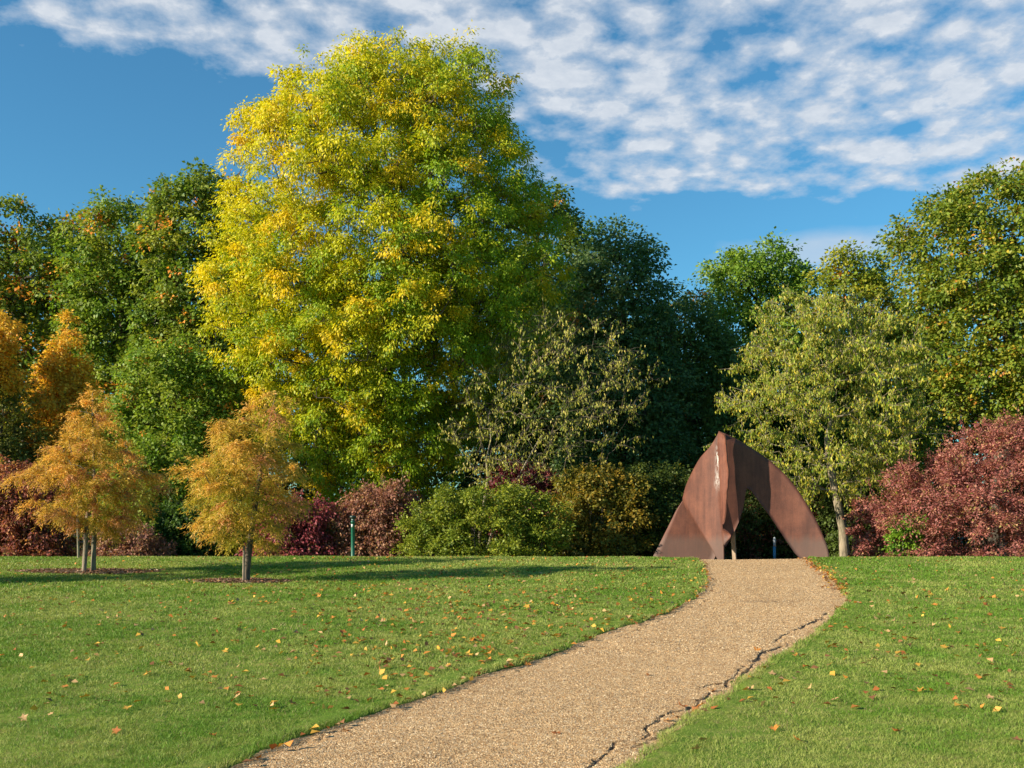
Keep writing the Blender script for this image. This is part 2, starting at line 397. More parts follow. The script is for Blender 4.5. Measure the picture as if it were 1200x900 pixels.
# ------------------------------------------------------------------ foliage engine
def unit(v): return v/(np.linalg.norm(v, axis=-1, keepdims=True)+1e-9)
def leaves(P, axis_, nrm, L, W, colr, fold=.18):
    """diamond leaves folded along the midrib"""
    a = unit(axis_); n = unit(nrm - a*np.sum(nrm*a, -1, keepdims=True)); b = np.cross(a, n)
    L = L[:, None]; W = W[:, None]; m = len(P)
    V = np.empty((m, 4, 3))
    V[:, 0] = P - a*L*.5
    V[:, 1] = P + b*W*.5 - a*L*.08 + n*W*fold
    V[:, 2] = P + a*L*.5
    V[:, 3] = P - b*W*.5 - a*L*.08 + n*W*fold
    q = np.arange(m*4).reshape(m, 4)
    return V.reshape(-1, 3), q, colr
class Foliage:
    def __init__(s): s.V = []; s.Q = []; s.C = []; s.n = 0
    def add(s, V, q, c): s.V.append(V); s.Q.append(q+s.n); s.C.append(c); s.n += len(V)
    def build(s, name, parent):
        return mesh_np(name, np.concatenate(s.V), np.concatenate(s.Q), M_LEAF, parent, fcol=np.concatenate(s.C))
class Env:
    """crown volume from a silhouette: rows (photo row, left px, right px) at distance D, turned into metres"""
    def __init__(s, rows, D, depth=.9):
        rows = sorted(rows, key=lambda q: -q[0])
        s.z = np.array([row2z(q[0], D) for q in rows]); s.c = np.array([px2x((q[1]+q[2])/2, D) for q in rows])
        s.r = np.array([(q[2]-q[1])/2*D/F for q in rows]); s.D = D; s.k = depth
        s.rmax = s.r.max()
    def at(s, z): return np.interp(z, s.z, s.c), np.interp(z, s.z, s.r)
def sample_env(E, n, r_in, pad, r, front=.7, amp=.21, cs=.42):
    """well spaced points in the crown's outer volume, thinner at the far side"""
    m = n*9
    z = E.z[0]+pad*.3+(E.z[-1]-E.z[0]-pad*.75)*r.random(m)
    c, rr = E.at(z)
    keep = r.random(m) < rr/E.rmax
    z, c, rr = z[keep], c[keep], rr[keep]; m = len(z)
    th = r.random(m)*2*math.pi
    flip = (np.sin(th) > .15) & (r.random(m) < front); th = np.where(flip, -th, th)
    f = r_in+(1-r_in)*r.random(m)**.6
    R_ = np.maximum(rr-pad*.6, rr*.15)
    cell = E.rmax*cs
    R_ = R_*(1+amp*2*(vnoise(th/6.2832*2.5/cs+50, z/cell+20, 1.0, int(E.D*7))-.55))
    P = np.stack([c+R_*np.cos(th)*f, E.D+R_*E.k*np.sin(th)*f, z], 1)
    area = (E.r*2).mean()*(E.z[-1]-E.z[0])
    dmin = 1.05*math.sqrt(area/n)
    out = []
    for _ in range(6):
        out = [P[0]]
        A = np.empty((n, 3)); A[0] = P[0]; k = 1
        for p in P[1:]:
            if k >= n: break
            if ((A[:k]-p)**2).sum(1).min() > dmin*dmin: A[k] = p; k += 1
        if k >= n*.92: break
        dmin *= .86
    return A[:k]
def grow(root_pts, tips, up=.12, steps=3, jit=.05, r=None):
    """connect tips to the nearest point already in the tree; returns nodes, parents, polylines"""
    nodes = [np.array(p, float) for p in root_pts]; par = [-1]+list(range(len(root_pts)-1))
    base = np.array(root_pts[-1]) if len(root_pts) < 4 else np.array(root_pts[len(root_pts)//2])
    order = np.argsort(((tips-base)**2).sum(1))
    NA = np.empty((len(nodes)+len(tips)*(steps+1), 3)); NA[:len(nodes)] = nodes; k = len(nodes)
    lines = []; dist = np.zeros(len(NA)); b0 = np.array(root_pts[-1])
    minroot = 1
    for ti in order:
        t = tips[ti]
        d = np.linalg.norm(NA[:k]-t, axis=1)+.28*dist[:k] + np.where(NA[:k, 2] > t[2]+.1, (NA[:k, 2]-t[2])*1.0, 0)
        d[:minroot] += 50
        j = int(np.argmin(d)); a = NA[j]; l = np.linalg.norm(t-a); seq = [j]
        for s in range(1, steps+1):
            f = s/steps
            p = a+(t-a)*f
            if s < steps:
                p = p + np.array([0, 0, up*l*math.sin(f*math.pi)]) + r.standard_normal(3)*jit*l
            NA[k] = p; par.append(seq[-1]); dist[k] = dist[seq[-1]]+l/steps; seq.append(k); k += 1
        lines.append(seq)
    cnt = np.zeros(k); 
    for s in lines: cnt[s[-1]] += 1
    for q in range(k-1, 0, -1):
        if par[q] >= 0: cnt[par[q]] += cnt[q]
    return NA[:k], np.array(par), cnt, lines
def branch_tubes(NA, cnt, lines, r0, rtip, T, p=.5, maxr=None):
    tot = cnt.max()
    for s in lines:
        rad = np.array([max(rtip, r0*(cnt[q]/tot)**p) for q in s]); rad[0] = min(rad[0], rad[1]*1.15)
        T.add(NA[s], rad, 6 if rad[0] > .03 else 4)

def clump_leaves(fo, C, rc, E, r, sprays, per, L, W, colf, rs=.28, flat=.8, droop=.25, fill=.35, upb=.45, compound=False):
    """foliage in clumps > sprays > leaves. colf(P, clump random, spray random) gives leaf colours"""
    nc = len(C)
    cz, cr = E.at(C[:, 2]); axis_c = np.stack([cz, np.full(nc, E.D), C[:, 2]-.25*cr], 1)
    outd = unit(C-axis_c)
    rc = rc*(.65+.7*r.random(nc))
    n = nc*sprays
    ci = np.repeat(np.arange(nc), sprays)
    d = unit(r.standard_normal((n, 3))+outd[ci]*.75+np.array([0, 0, .35]))
    rad = (fill+(1-fill)*r.random(n)**.5); rad = np.where(r.random(n) < .10, 1.0+.55*r.random(n), rad)
    S = C[ci]+d*(rad*rc[ci])[:, None]*np.array([1, 1, flat])
    crand = r.random(nc); srand = r.random(n)
    m = n*per; si = np.repeat(np.arange(n), per)
    off = r.standard_normal((m, 3))*rs*.5*np.array([1, 1, .7])
    P = S[si]+off
    dd = d[si]
    ax = unit(off*1.0/rs+dd*.5+r.standard_normal((m, 3))*.35+np.array([0, 0, -droop*2]))
    nr = unit(dd*.8+np.array([-.15, -.1, upb*1.4])+r.standard_normal((m, 3))*.55)
    s = .7+.6*r.random(m)
    fo.add(*leaves(P, ax, nr, L*s, W*s, colf(P, crand[ci][si], srand[si], r)))

def mixcol(a, b, k): k = np.clip(k, 0, 1)[:, None]; return np.array(a)*(1-k)+np.array(b)*k
def big_tree(name, label, cat, rows, D, nclump, sprays, per, L, W, colf, rc, seed, r_in=.35, group=None, trunk_px=None, r0=.28,
             bark=None, depth=.9, twigs=True, amp=.14, **kw):
    if name in ('oak_tree', 'ash_tree'): L *= .84; W *= .84; per = int(per*1.35)
    r = np.random.default_rng(seed); E = Env(rows, D, depth)
    zb = float(terr(E.c[0], D)); xb = px2x(trunk_px, D) if trunk_px else float(E.c[0])
    t = empty(name, label, cat, (xb, D, zb), group)
    C = sample_env(E, nclump, r_in, rc, r, .6, amp)
    H = E.z[-1]-zb
    zs = np.array([zb-.3, zb+.08*H, zb+.2*H, zb+.34*H, zb+.5*H, zb+.66*H, zb+.8*H]); 
    cx = np.array([xb, xb, xb*.85+.15*E.at(zs[2])[0], *(xb*.5+.5*E.at(zs[3:5])[0]), *E.at(zs[5:])[0]])
    root = np.stack([cx+r.standard_normal(7)*.012*H*np.array([0, .3, 1, 1, 1, 1, 1]), np.full(7, D)+r.standard_normal(7)*.012*H*np.array([0, .3, 1, 1, 1, 1, 1]), zs], 1)
    NA, par, cnt, lines = grow(root, C, .10, 3, .06, r)
    T = Tubes(); nr = len(root)
    rr = np.array([r0*max(.08, (cnt[q]/cnt.max()))**.5 for q in range(nr)]); rr[0] = r0*1.35
    T.add(root, rr, 10); T.build('trunk', bark or M_BARK, t)
    T2 = Tubes(); branch_tubes(NA, cnt, lines, r0*.95, .014, T2, .5)
    if twigs:
        for c in C[::2]:
            for _ in range(3):
                e = c+unit(r.standard_normal(3)+np.array([0, -.2, .5]))*rc*.8
                T2.add(np.array([c, (c+e)/2+r.standard_normal(3)*.06, e]), np.array([.012, .009, .004]), 4)
    T2.build('branches', bark or M_BARK, t)
    fo = Foliage(); clump_leaves(fo, C, rc, E, r, sprays, per, L, W, colf, **kw)
    fo.build('crown', t)
    return t

# colour rules (own colour of each leaf, patchy per branch)
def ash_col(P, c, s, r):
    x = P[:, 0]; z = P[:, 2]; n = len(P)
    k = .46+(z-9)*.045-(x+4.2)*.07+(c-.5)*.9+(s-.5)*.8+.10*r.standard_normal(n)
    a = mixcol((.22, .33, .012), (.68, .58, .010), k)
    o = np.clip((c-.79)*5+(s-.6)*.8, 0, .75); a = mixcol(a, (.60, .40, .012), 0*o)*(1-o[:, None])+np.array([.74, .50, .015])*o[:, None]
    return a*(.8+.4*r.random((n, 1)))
def oak_col(base=(.058, .115, .016), alt=(.125, .165, .022), orange=.03):
    def f(P, c, s, r):
        n = len(P); a = mixcol(base, alt, .35+(c-.5)*.9+(s-.5)*.9)
        o = ((s > 1-orange*.8) | ((c > 1-orange) & (s > .35)))[:, None]
        a = np.where(o & (r.random((n, 1)) < .7), np.array([.34, .16, .03]), a)
        return a*(1.3+1.1*r.random((n, 1)))*[1.22, 1.0, .75]
    return f
def simple_col(cols, w, cl=.6, var=.5):
    cols = np.array(cols); w = np.cumsum(np.array(w, float)/sum(w))
    def f(P, c, s, r):
        n = len(P); u = (c*cl+s*.35+r.random(n)*(1-cl)*.6); u = np.argsort(np.argsort(u))/n if n < 10 else (u-u.min())/(u.max()-u.min()+1e-9)
        u = np.clip(u+.08*r.standard_normal(n), 0, .999)
        k = np.searchsorted(w, u); k = np.clip(k, 0, len(cols)-1)
        return cols[k]*(1-var/2+var*r.random((n, 1)))
    return f

W1 = 'tall trees of the wood behind the lawn'
# the big ash
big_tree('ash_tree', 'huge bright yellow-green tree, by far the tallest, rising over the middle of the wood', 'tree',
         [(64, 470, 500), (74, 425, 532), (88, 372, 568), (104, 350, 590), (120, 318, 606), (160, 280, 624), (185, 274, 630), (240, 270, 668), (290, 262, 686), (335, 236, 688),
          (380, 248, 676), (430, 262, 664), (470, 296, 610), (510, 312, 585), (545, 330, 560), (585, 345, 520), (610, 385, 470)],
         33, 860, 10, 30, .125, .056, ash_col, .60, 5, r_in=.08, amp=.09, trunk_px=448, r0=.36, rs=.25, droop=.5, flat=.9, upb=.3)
# oaks on the left
big_tree('oak_tree', 'dark green oak at the far left edge of the wood with a few orange leaves', 'tree',
         [(247, 5, 95), (262, -40, 112), (300, -55, 118), (360, -60, 125), (440, -60, 120), (520, -50, 110), (600, -40, 100)], 41, 227, 9, 18, .17, .12,
         oak_col(orange=.09), 0.66, 21, group=W1, r0=.25, rs=.34, trunk_px=40)
big_tree('oak_tree', 'mid-green oak with a narrow pointed top, second from the left along the skyline', 'tree',
         [(236, 128, 165), (252, 104, 190), (285, 84, 200), (340, 76, 210), (420, 72, 215), (520, 76, 215), (600, 90, 200)], 39, 227, 9, 18, .16, .115,
         oak_col((.06, .125, .017), (.14, .185, .025), .02), 0.63, 22, group=W1, r0=.24, rs=.33)
big_tree('oak_tree', 'tallest dark green oak on the left, touching the huge yellow tree', 'tree',
         [(204, 232, 272), (222, 196, 292), (248, 166, 302), (300, 156, 322), (380, 156, 330), (460, 150, 335), (540, 150, 335), (610, 160, 330)], 38, 332, 9, 19, .16, .115,
         oak_col((.055, .115, .016), (.135, .17, .024), .035), 0.63, 23, group=W1, r0=.28, rs=.33)
big_tree('oak_tree', 'lower rounded green oak whose leaves reach the grass behind the two young orange trees', 'tree',
         [(400, 190, 255), (430, 150, 290), (470, 130, 315), (530, 120, 318), (590, 118, 312), (640, 130, 300)], 34, 210, 9, 19, .14, .10,
         oak_col((.065, .14, .02), (.14, .20, .03), .01), 0.52, 24, amp=.26, group=W1, r0=.2, rs=.28)
# right of the ash
big_tree('oak_tree', 'dark green tree showing only its shoulder behind the right side of the huge yellow tree', 'tree',
         [(222, 600, 650), (240, 592, 672), (262, 590, 686), (300, 585, 700), (380, 580, 700), (480, 570, 700), (600, 580, 690)], 42, 210, 9, 17, .17, .12,
         oak_col((.045, .095, .018), (.10, .14, .025), .015), 0.63, 25, group=W1, r0=.26, rs=.33)
big_tree('alder_tree', 'very dark blue-green tree just right of the huge yellow tree', 'tree',
         [(270, 700, 740), (288, 684, 764), (318, 668, 782), (345, 655, 797), (400, 650, 806), (480, 650, 812), (560, 650, 815), (620, 655, 810)], 38.5, 350, 9, 18, .14, .085,
         oak_col((.042, .10, .045), (.075, .13, .055), .004), 0.59, 26, group=W1, r0=.26, rs=.33, r_in=.3)
big_tree('alder_tree', 'low dark tree in the dip of the skyline right behind the steel sculpture', 'tree',
         [(345, 790, 822), (368, 768, 842), (410, 755, 862), (470, 745, 880), (550, 745, 885), (625, 750, 880)], 41, 227, 9, 18, .15, .09,
         oak_col((.048, .105, .038), (.085, .14, .045), .01), 0.59, 27, group=W1, r0=.22, rs=.33)
big_tree('oak_tree', 'green round-topped tree on the skyline above the pale cherry', 'tree',
         [(294, 862, 918), (308, 836, 938), (325, 822, 948), (370, 822, 955), (430, 815, 965), (520, 820, 965), (610, 830, 960)], 46, 227, 9, 18, .18, .125,
         oak_col((.06, .135, .018), (.12, .20, .03), 0.0), 0.70, 28, group=W1, r0=.25, rs=.36)
big_tree('oak_tree', 'smaller olive-green oak tucked against the left side of the big right-hand oak', 'tree',
         [(294, 975, 1000), (312, 958, 1034), (345, 950, 1060), (400, 945, 1075), (480, 945, 1085), (560, 950, 1085), (620, 960, 1075)], 40, 227, 9, 18, .15, .11,
         oak_col((.075, .135, .016), (.19, .21, .022), .05), 0.59, 29, group=W1, r0=.22, rs=.33)
big_tree('oak_tree', 'big spreading oak at the right edge, green leaves turning yellow and orange', 'tree',
         [(204, 1150, 1220), (224, 1118, 1260), (245, 1070, 1300), (280, 1048, 1320), (330, 1036, 1335), (390, 1040, 1335), (440, 1055, 1320), (480, 1075, 1300), (505, 1100, 1280)], 35, 420, 9, 17, .15, .105,
         simple_col([(.10, .17, .018), (.17, .235, .022), (.27, .29, .025), (.44, .33, .03), (.52, .21, .035)], [3.4, 4, 2.6, 1.8, 1.5], .3), 0.56, 30, r_in=.5, group=W1, trunk_px=1168, r0=.26, rs=.32, bark=M_BARK)

# background trees that close the wood
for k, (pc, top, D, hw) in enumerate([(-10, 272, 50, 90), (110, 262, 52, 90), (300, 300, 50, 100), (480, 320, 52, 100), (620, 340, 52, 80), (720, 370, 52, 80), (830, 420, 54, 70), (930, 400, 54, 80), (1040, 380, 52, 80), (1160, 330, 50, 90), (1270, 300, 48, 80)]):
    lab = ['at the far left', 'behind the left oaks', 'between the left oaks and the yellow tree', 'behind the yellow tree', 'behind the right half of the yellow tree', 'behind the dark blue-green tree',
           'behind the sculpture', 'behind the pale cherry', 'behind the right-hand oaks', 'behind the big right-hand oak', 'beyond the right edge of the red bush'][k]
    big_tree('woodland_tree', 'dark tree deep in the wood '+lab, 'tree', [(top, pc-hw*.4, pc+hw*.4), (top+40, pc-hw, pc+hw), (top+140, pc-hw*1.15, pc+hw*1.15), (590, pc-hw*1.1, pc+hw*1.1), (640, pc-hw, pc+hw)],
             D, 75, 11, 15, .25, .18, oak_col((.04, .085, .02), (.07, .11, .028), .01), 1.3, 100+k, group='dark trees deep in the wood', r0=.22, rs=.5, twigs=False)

# yellow and olive trees on the left edge
gold = simple_col([(.38, .32, .03), (.64, .38, .04), (.74, .46, .05), (.58, .28, .04)], [1, 3, 3, 1.5])
big_tree('golden_maple', 'pointed golden-orange tree rising behind the leftmost young tree', 'tree',
         [(366, 76, 82), (388, 70, 94), (412, 54, 102), (440, 42, 108), (480, 32, 120), (530, 34, 118), (570, 40, 110)], 29.5, 100, 12, 18, .10, .055, gold, .34, 31, r0=.09, rs=.17, r_in=.1, amp=.26)
big_tree('golden_maple', 'golden tree cut off by the left edge of the photo', 'tree',
         [(370, -15, 12), (390, -40, 24), (430, -45, 26), (460, -45, 24)], 28, 40, 12, 18, .10, .055, gold, .34, 32, r0=.08, rs=.17, r_in=.1, amp=.26)
big_tree('field_maple', 'olive-green shrubby tree under the golden crown at the left edge', 'tree',
         [(455, -35, 20), (480, -45, 42), (530, -50, 50), (580, -50, 48), (640, -45, 40)], 28.6, 70, 12, 18, .10, .06,
         simple_col([(.09, .12, .02), (.16, .17, .03), (.30, .24, .04)], [3, 3, 1]), .42, 33, r0=.08, rs=.2)

# ------------------------------------------------------------------ cherries: open crowns of hanging leaves
def cherry(label, rows, D, base, fork, ntip, nleaf, r0, seed, cols, w, lean=0, thin=1.0, stems=1):
    r = np.random.default_rng(seed); E = Env(rows, D, .85)
    xb = px2x(base[0], D); zb = float(terr(xb, D))
    t = empty('cherry_tree', label, 'tree', (xb, D, zb))
    tips = sample_env(E, ntip, .25, .1, r, .5)
    fx, fz = px2x(fork[0], D), row2z(fork[1], D)
    root = np.array([[xb, D, zb-.3], [xb+(fx-xb)*.15, D, zb+.3*(fz-zb)], [xb+(fx-xb)*.55, D+.05, zb+.65*(fz-zb)], [fx, D, fz], [fx-.05, D, fz+.5], [fx+.08, D, fz+1.1], [fx, D, fz+1.8]])
    NA, par, cnt, lines = grow(root, tips, .10, 5, .05, r)
    T = Tubes(); rr = np.array([r0*1.3, r0*1.0, r0*.88, r0*.8, r0*.5, r0*.35, r0*.2]); T.add(root, rr, 10)
    if stems > 1:
        T.add(np.array([[xb+.1, D, zb-.2], [xb+.5, D-.2, zb+1.1], [fx+1.0, D-.3, fz+.3], [fx+1.5, D-.3, fz+1.2]]), np.array([r0*.9, r0*.7, r0*.5, r0*.2]), 8)
    bk = M_PALEBARK if stems == 1 else M_BARK
    T.build('trunk', M_PALEBARK, t)
    T2 = Tubes(); branch_tubes(NA, cnt, lines, r0*.62, .008, T2, .45)
    fo = Foliage(); P = []; 
    for s in lines:
        a, b = NA[s[-3]], NA[s[-1]]
        d = unit(b-a); 
        for q in range(4):       # side twigs
            f = r.random(); p = a+(b-a)*f
            e = p+unit(d*.9+r.standard_normal(3)*.7+np.array([0, 0, .15]))*(.25+.35*r.random())
            T2.add(np.array([p, (p+e)/2+[0, 0, .02], e]), np.array([.007, .005, .003]), 4)
            m = nleaf//5; P.append(p+(e-p)*r.random((m, 1))+r.standard_normal((m, 3))*.035)
        P.append(a+(b-a)*r.random((nleaf//5, 1))+r.standard_normal((nleaf//5, 3))*.04)
    T2.build('branches', bk, t)
    P = np.concatenate(P); P = np.concatenate([P, (P+r.standard_normal(P.shape)*.05)[::2]]); n = len(P)
    L = .088*(.7+.6*r.random(n)); P[:, 2] -= L*.5
    ax = np.array([0, 0, -1])+r.standard_normal((n, 3))*.33
    nr = r.standard_normal((n, 3))*np.array([1, 1, .2])+np.array([-.5, -.5, .25])
    zf = (P[:, 2]-E.z[0])/(E.z[-1]-E.z[0])
    c = palette(cols, w, n, r)*(.6+.5*r.random((n, 1)))
    fo.add(*leaves(P, ax, nr, L, L*.42, c)); fo.build('crown', t)
    return t
cherry('pale yellow-green cherry with a slanting grey trunk right of the steel sculpture',
       [(343, 915, 965), (365, 880, 1040), (400, 850, 1082), (440, 838, 1100), (480, 834, 1102), (520, 845, 1095), (550, 865, 1070), (575, 900, 1045), (590, 930, 1020)],
       29.2, (991, 661), (971, 535), 430, 60, .12, 41, [(.30, .36, .035), (.46, .45, .05), (.20, .29, .025), (.52, .46, .10), (.64, .50, .04)], [4, 3, 3, 2, 1])
cherry('half-bare cherry with wispy branches and sparse drooping leaves, right of the huge yellow tree',
       [(368, 600, 690), (395, 570, 745), (440, 545, 765), (490, 525, 762), (530, 520, 735), (560, 530, 690), (575, 545, 650)],
       30, (560, 645), (572, 560), 260, 24, .055, 42, [(.32, .35, .05), (.52, .48, .09), (.64, .54, .15), (.22, .27, .035)], [3, 3, 2, 2], stems=2)

# ------------------------------------------------------------------ young feathery orange trees
def feathery(label, rows, D, base, r0, seed, greenk, mat, ntip=190, bend=0.0):
    r = np.random.default_rng(seed); E = Env(rows, D, .95)
    xb = px2x(base[0], D); zb = float(terr(xb, D)); top = E.z[-1]; cx = E.at(top)[0]
    t = empty('swamp_cypress', label, 'tree', (xb, D, zb), 'young orange feathery trees on the lawn')
    zs = np.linspace(zb-.15, top-.1, 10); f = np.clip((zs-zb)/(top-zb), 0, 1)
    root = np.stack([xb+(cx-xb)*f**1.5+np.sin(f*5)*.02, np.full(10, D)+np.sin(f*4)*.02, zs], 1)
    tips = sample_env(E, ntip, .12, .06, r, .35, .42, .24)
    NA, par, cnt, lines = grow(root, tips, .16, 5, .035, r)
    T = Tubes(); T.add(root, r0*np.linspace(1.1, .18, 10), 9); T.build('trunk', mat, t)
    T2 = Tubes(); branch_tubes(NA, cnt, lines, r0*.7, .005, T2, .5); T2.build('branches', mat, t)
    fo = Foliage(); PP = []; AA = []; KK = []
    for s in lines:
        pts = NA[s[1:]]; seg = pts[1:]-pts[:-1]
        kc = r.random()
        for a, d in zip(pts[1:-1], seg[1:]):
            for q in range(8):
                p0 = a+d*r.random(); l = .18+.20*r.random()
                e = unit(unit(d)*.8+r.standard_normal(3)*np.array([.7, .7, .35])+np.array([0, 0, -.18]))
                u = r.random((19, 1)); fr = p0+e*l*u+np.array([0, 0, -.10])*u**2
                side = unit(np.cross(e, [0, 0, 1.]))*np.where(r.random((19, 1)) < .5, 1, -1)
                PP.append(fr+r.standard_normal((19, 3))*.018); AA.append(e*.7+side*.6+np.array([0, 0, -.35])+r.standard_normal((19, 3))*.32); KK.append(np.full(19, kc))
    P = np.concatenate(PP); A = np.concatenate(AA); kc = np.concatenate(KK); n = len(P)
    L = .062*(.6+.8*r.random(n)); P = P+unit(A)*L[:, None]*.4
    c, rr = E.at(P[:, 2]); rad = np.hypot(P[:, 0]-c, P[:, 1]-D)/(rr+.01); zf = (P[:, 2]-E.z[0])/(E.z[-1]-E.z[0])
    k = (.34+.72*rad-.42*(1-zf)+.5*(kc-.5)+.12*r.standard_normal(n)-greenk)
    col = mixcol((.36, .36, .03), (.78, .41, .08), k)
    red = (kc > .8)[:, None]; col = np.where(red & (k[:, None] > .5), np.array([.56, .26, .085]), col)
    nr = r.standard_normal((n, 3))*.6+np.array([-.2, -.3, .8])
    fo.add(*leaves(P, A, nr, L, L*.19, col*(.75+.5*r.random((n, 1))), .1)); fo.build('crown', t)
    return t
bx1, by1 = g(109, 670); bx2, by2 = g(288, 681)
feathery('wider young feathery orange tree on the left, with a stake beside its thin grey trunk',
         [(455, 102, 118), (478, 88, 132), (500, 62, 152), (525, 42, 166), (555, 30, 178), (588, 30, 182), (608, 52, 172), (624, 84, 145)], by1, (109, 670), .047, 51, -.1, M_PALEBARK, 112)
feathery('compact young feathery orange-gold tree with a single rough trunk in a ring of mulch',
         [(454, 312, 342), (476, 296, 352), (492, 246, 358), (515, 236, 362), (535, 218, 364), (562, 208, 364), (588, 208, 360), (606, 222, 345), (624, 240, 332), (640, 250, 322)], by2, (288, 681), .062, 52, .10, M_BARK, 115)
feathery('young feathery orange tree left of the frame, casting its shadow onto the lawn',
         [(455, -196, -170), (500, -255, -120), (555, -275, -100), (600, -260, -110), (625, -215, -150)], 17.6, (-183, 688), .05, 53, 0, M_BARK, 80)
def stake(label, pb, pt, D, r_, mat=M_STAKE):
    x0, x1 = px2x(pb[0], D), px2x(pt[0], D); z0 = float(terr(x0, D)); z1 = row2z(pt[1], D)
    T = Tubes(); q = np.linspace(0, 1, 6)
    P = np.stack([x0+(x1-x0)*q, np.full(6, D), z0-.1+(z1-z0+.1)*q], 1)
    T.add(P, np.full(6, r_), 10)
    V = np.concatenate(T.V); n = len(V); c = P[-1]+[0, 0, .012]
    V = np.concatenate([V, c[None]]); k = np.arange(10)
    cap = np.stack([n-10+k, n-10+(k+1) % 10, np.full(10, n)], 1)
    o = mesh_np('tree_stake', V, [np.concatenate(T.F), cap], mat, smooth=False); tag(o, label, 'stake'); return o
stake('round wooden stake leaning beside the trunk of the left young orange tree', (98, 669), (103, 600), by1-.12, .043)
stake('thin upright pole farther back at the left of the left young orange tree', (92, 655), (91, 600), 23.6, .026, M_PALEBARK)
stake('short pale stake against the foot of the rough trunk of the compact young orange tree', (285, 681), (286, 640), by2-.1, .02)

# mulch rings
def mulch_ring(label, cx, cy, rx, ry, seed, n=900):
    r = np.random.default_rng(seed)
    a = r.random(n)*2*math.pi; d = np.sqrt(r.random(n))*(1+.12*r.standard_normal(n))
    x = cx+rx*d*np.cos(a); y = cy+ry*d*np.sin(a)
    P = np.stack([x, y, terr(x, y)+.006+.025*r.random(n)*(1-np.clip(d, 0, 1)*.6)], 1)
    c = palette([(.22, .13, .08), (.34, .22, .15), (.12, .07, .045), (.45, .33, .24), (.30, .13, .07)], [3, 3, 2, 1, 2], n, r)
    V, q, c = leaves(P, r.standard_normal((n, 3))*np.array([1, 1, .25]), r.standard_normal((n, 3))*.4+[0, 0, 1], .07*(.5+r.random(n)), .032*(.5+r.random(n)), c, .25)
    # bed of soil under the chips
    k = 48; an = np.arange(k)*2*math.pi/k; rr = .95+.10*np.sin(an*5+seed)+.05*np.sin(an*11)
    bx = cx+rx*rr*np.cos(an); by = cy+ry*rr*np.sin(an); bed = np.stack([bx, by, terr(bx, by)-.004], 1)
    mid = np.stack([cx+rx*.5*np.cos(an), cy+ry*.5*np.sin(an), terr(cx+rx*.5*np.cos(an), cy+ry*.5*np.sin(an))+.02], 1); ctr = np.array([[cx, cy, float(terr(cx, cy))+.026]])
    o0 = len(V); V = np.concatenate([V, bed, mid, ctr]); i = np.arange(k); j = (i+1) % k
    q2 = np.stack([o0+i, o0+j, o0+k+j, o0+k+i], 1); tr = np.stack([o0+k+i, o0+k+j, np.full(k, o0+2*k)], 1)
    o = mesh_np('mulch', V, [np.concatenate([q, q2]), tr], M_FALLEN, fcol=np.concatenate([c, np.tile([[.11, .07, .045]], (2*k, 1))]))
    tag(o, label, 'mulch', kind='stuff')
mulch_ring('brown bark mulch spread round the left young orange tree', MU[0][0], MU[0][1], 1.35, .60, 1, 1500)
mulch_ring('brown bark mulch round the foot of the compact young orange tree', MU[1][0], MU[1][1], .85, .42, 2, 1000)

# ------------------------------------------------------------------ shrubs
def shrub(name, label, rows, D, ncl, sp, per, L, W, colf, rc, seed, depth=.6, droop=.3, rs=.16, r_in=.2, kind=None, group=None, stems=24, upb=.35, fill=.3):
    r = np.random.default_rng(seed); E = Env(rows, D, depth); xb = float(E.c[0]); zb = float(terr(xb, D))
    t = empty(name, label, 'shrub', (xb, D, zb), group)
    C = sample_env(E, ncl, r_in, rc, r, .55, .24, .3)
    T = Tubes()
    for c in C[r.permutation(len(C))[:stems*2]]:
        f = np.array([c[0]*.75+xb*.25, D+(c[1]-D)*.5, float(terr(c[0], D))-.05]); m = (f+c)/2+np.array([0, 0, .12])+r.standard_normal(3)*.05
        e = c+unit(c-f+r.standard_normal(3)*.2)*rc*.9
        T.add(np.array([f, m, c, e]), np.array([.018, .013, .008, .003]), 5)
    ns = len(C)//2; SH = []
    for c in C[r.permutation(len(C))[:ns]]:
        if c[2] < E.z[0]+.35*(E.z[-1]-E.z[0]): continue
        d = unit(np.array([(c[0]-xb)/(E.rmax+.1)*.7, -.25, .9])+r.standard_normal(3)*.3); l = rc*(1.2+1.0*r.random()); e = c+d*l
        T.add(np.array([c, (c+e)/2, e]), np.array([.006, .004, .002]), 4); SH.append((c, e))
    T.build('stems', M_BARK, t)
    fo = Foliage(); clump_leaves(fo, C, rc, E, r, sp, per, L, W, colf, rs=rs, droop=droop, upb=upb, fill=fill)
    if SH:
        m = 34; A_ = np.repeat(np.array([q[0] for q in SH]), m, 0); B_ = np.repeat(np.array([q[1] for q in SH]), m, 0); n = len(A_)
        P = A_+(B_-A_)*r.random((n, 1))+r.standard_normal((n, 3))*.035
        u = np.repeat(r.random(len(SH)), m)
        fo.add(*leaves(P, (B_-A_)+r.standard_normal((n, 3))*.5*np.linalg.norm(B_-A_, axis=1)[:, None], r.standard_normal((n, 3))*.6+[-.2, -.2, .5], L*(.6+.6*r.random(n)), W*(.6+.6*r.random(n)), colf(P, u, u, r)))
    fo.build('leaves', t)
    return t
redc = simple_col([(.15, .055, .05), (.24, .078, .07), (.34, .11, .095), (.42, .18, .13), (.48, .29, .13), (.25, .24, .05)], [1.6, 3, 4, 3.2, 2, 1.4], .22, .7)
darkred = simple_col([(.26, .055, .07), (.36, .07, .09), (.17, .05, .05), (.34, .14, .07), (.14, .15, .04)], [3, 3, 2, 2, 1], .3)
brownred = simple_col([(.36, .16, .10), (.26, .11, .08), (.46, .25, .14), (.19, .08, .06), (.24, .23, .06)], [3, 3, 2, 2, 1], .3)
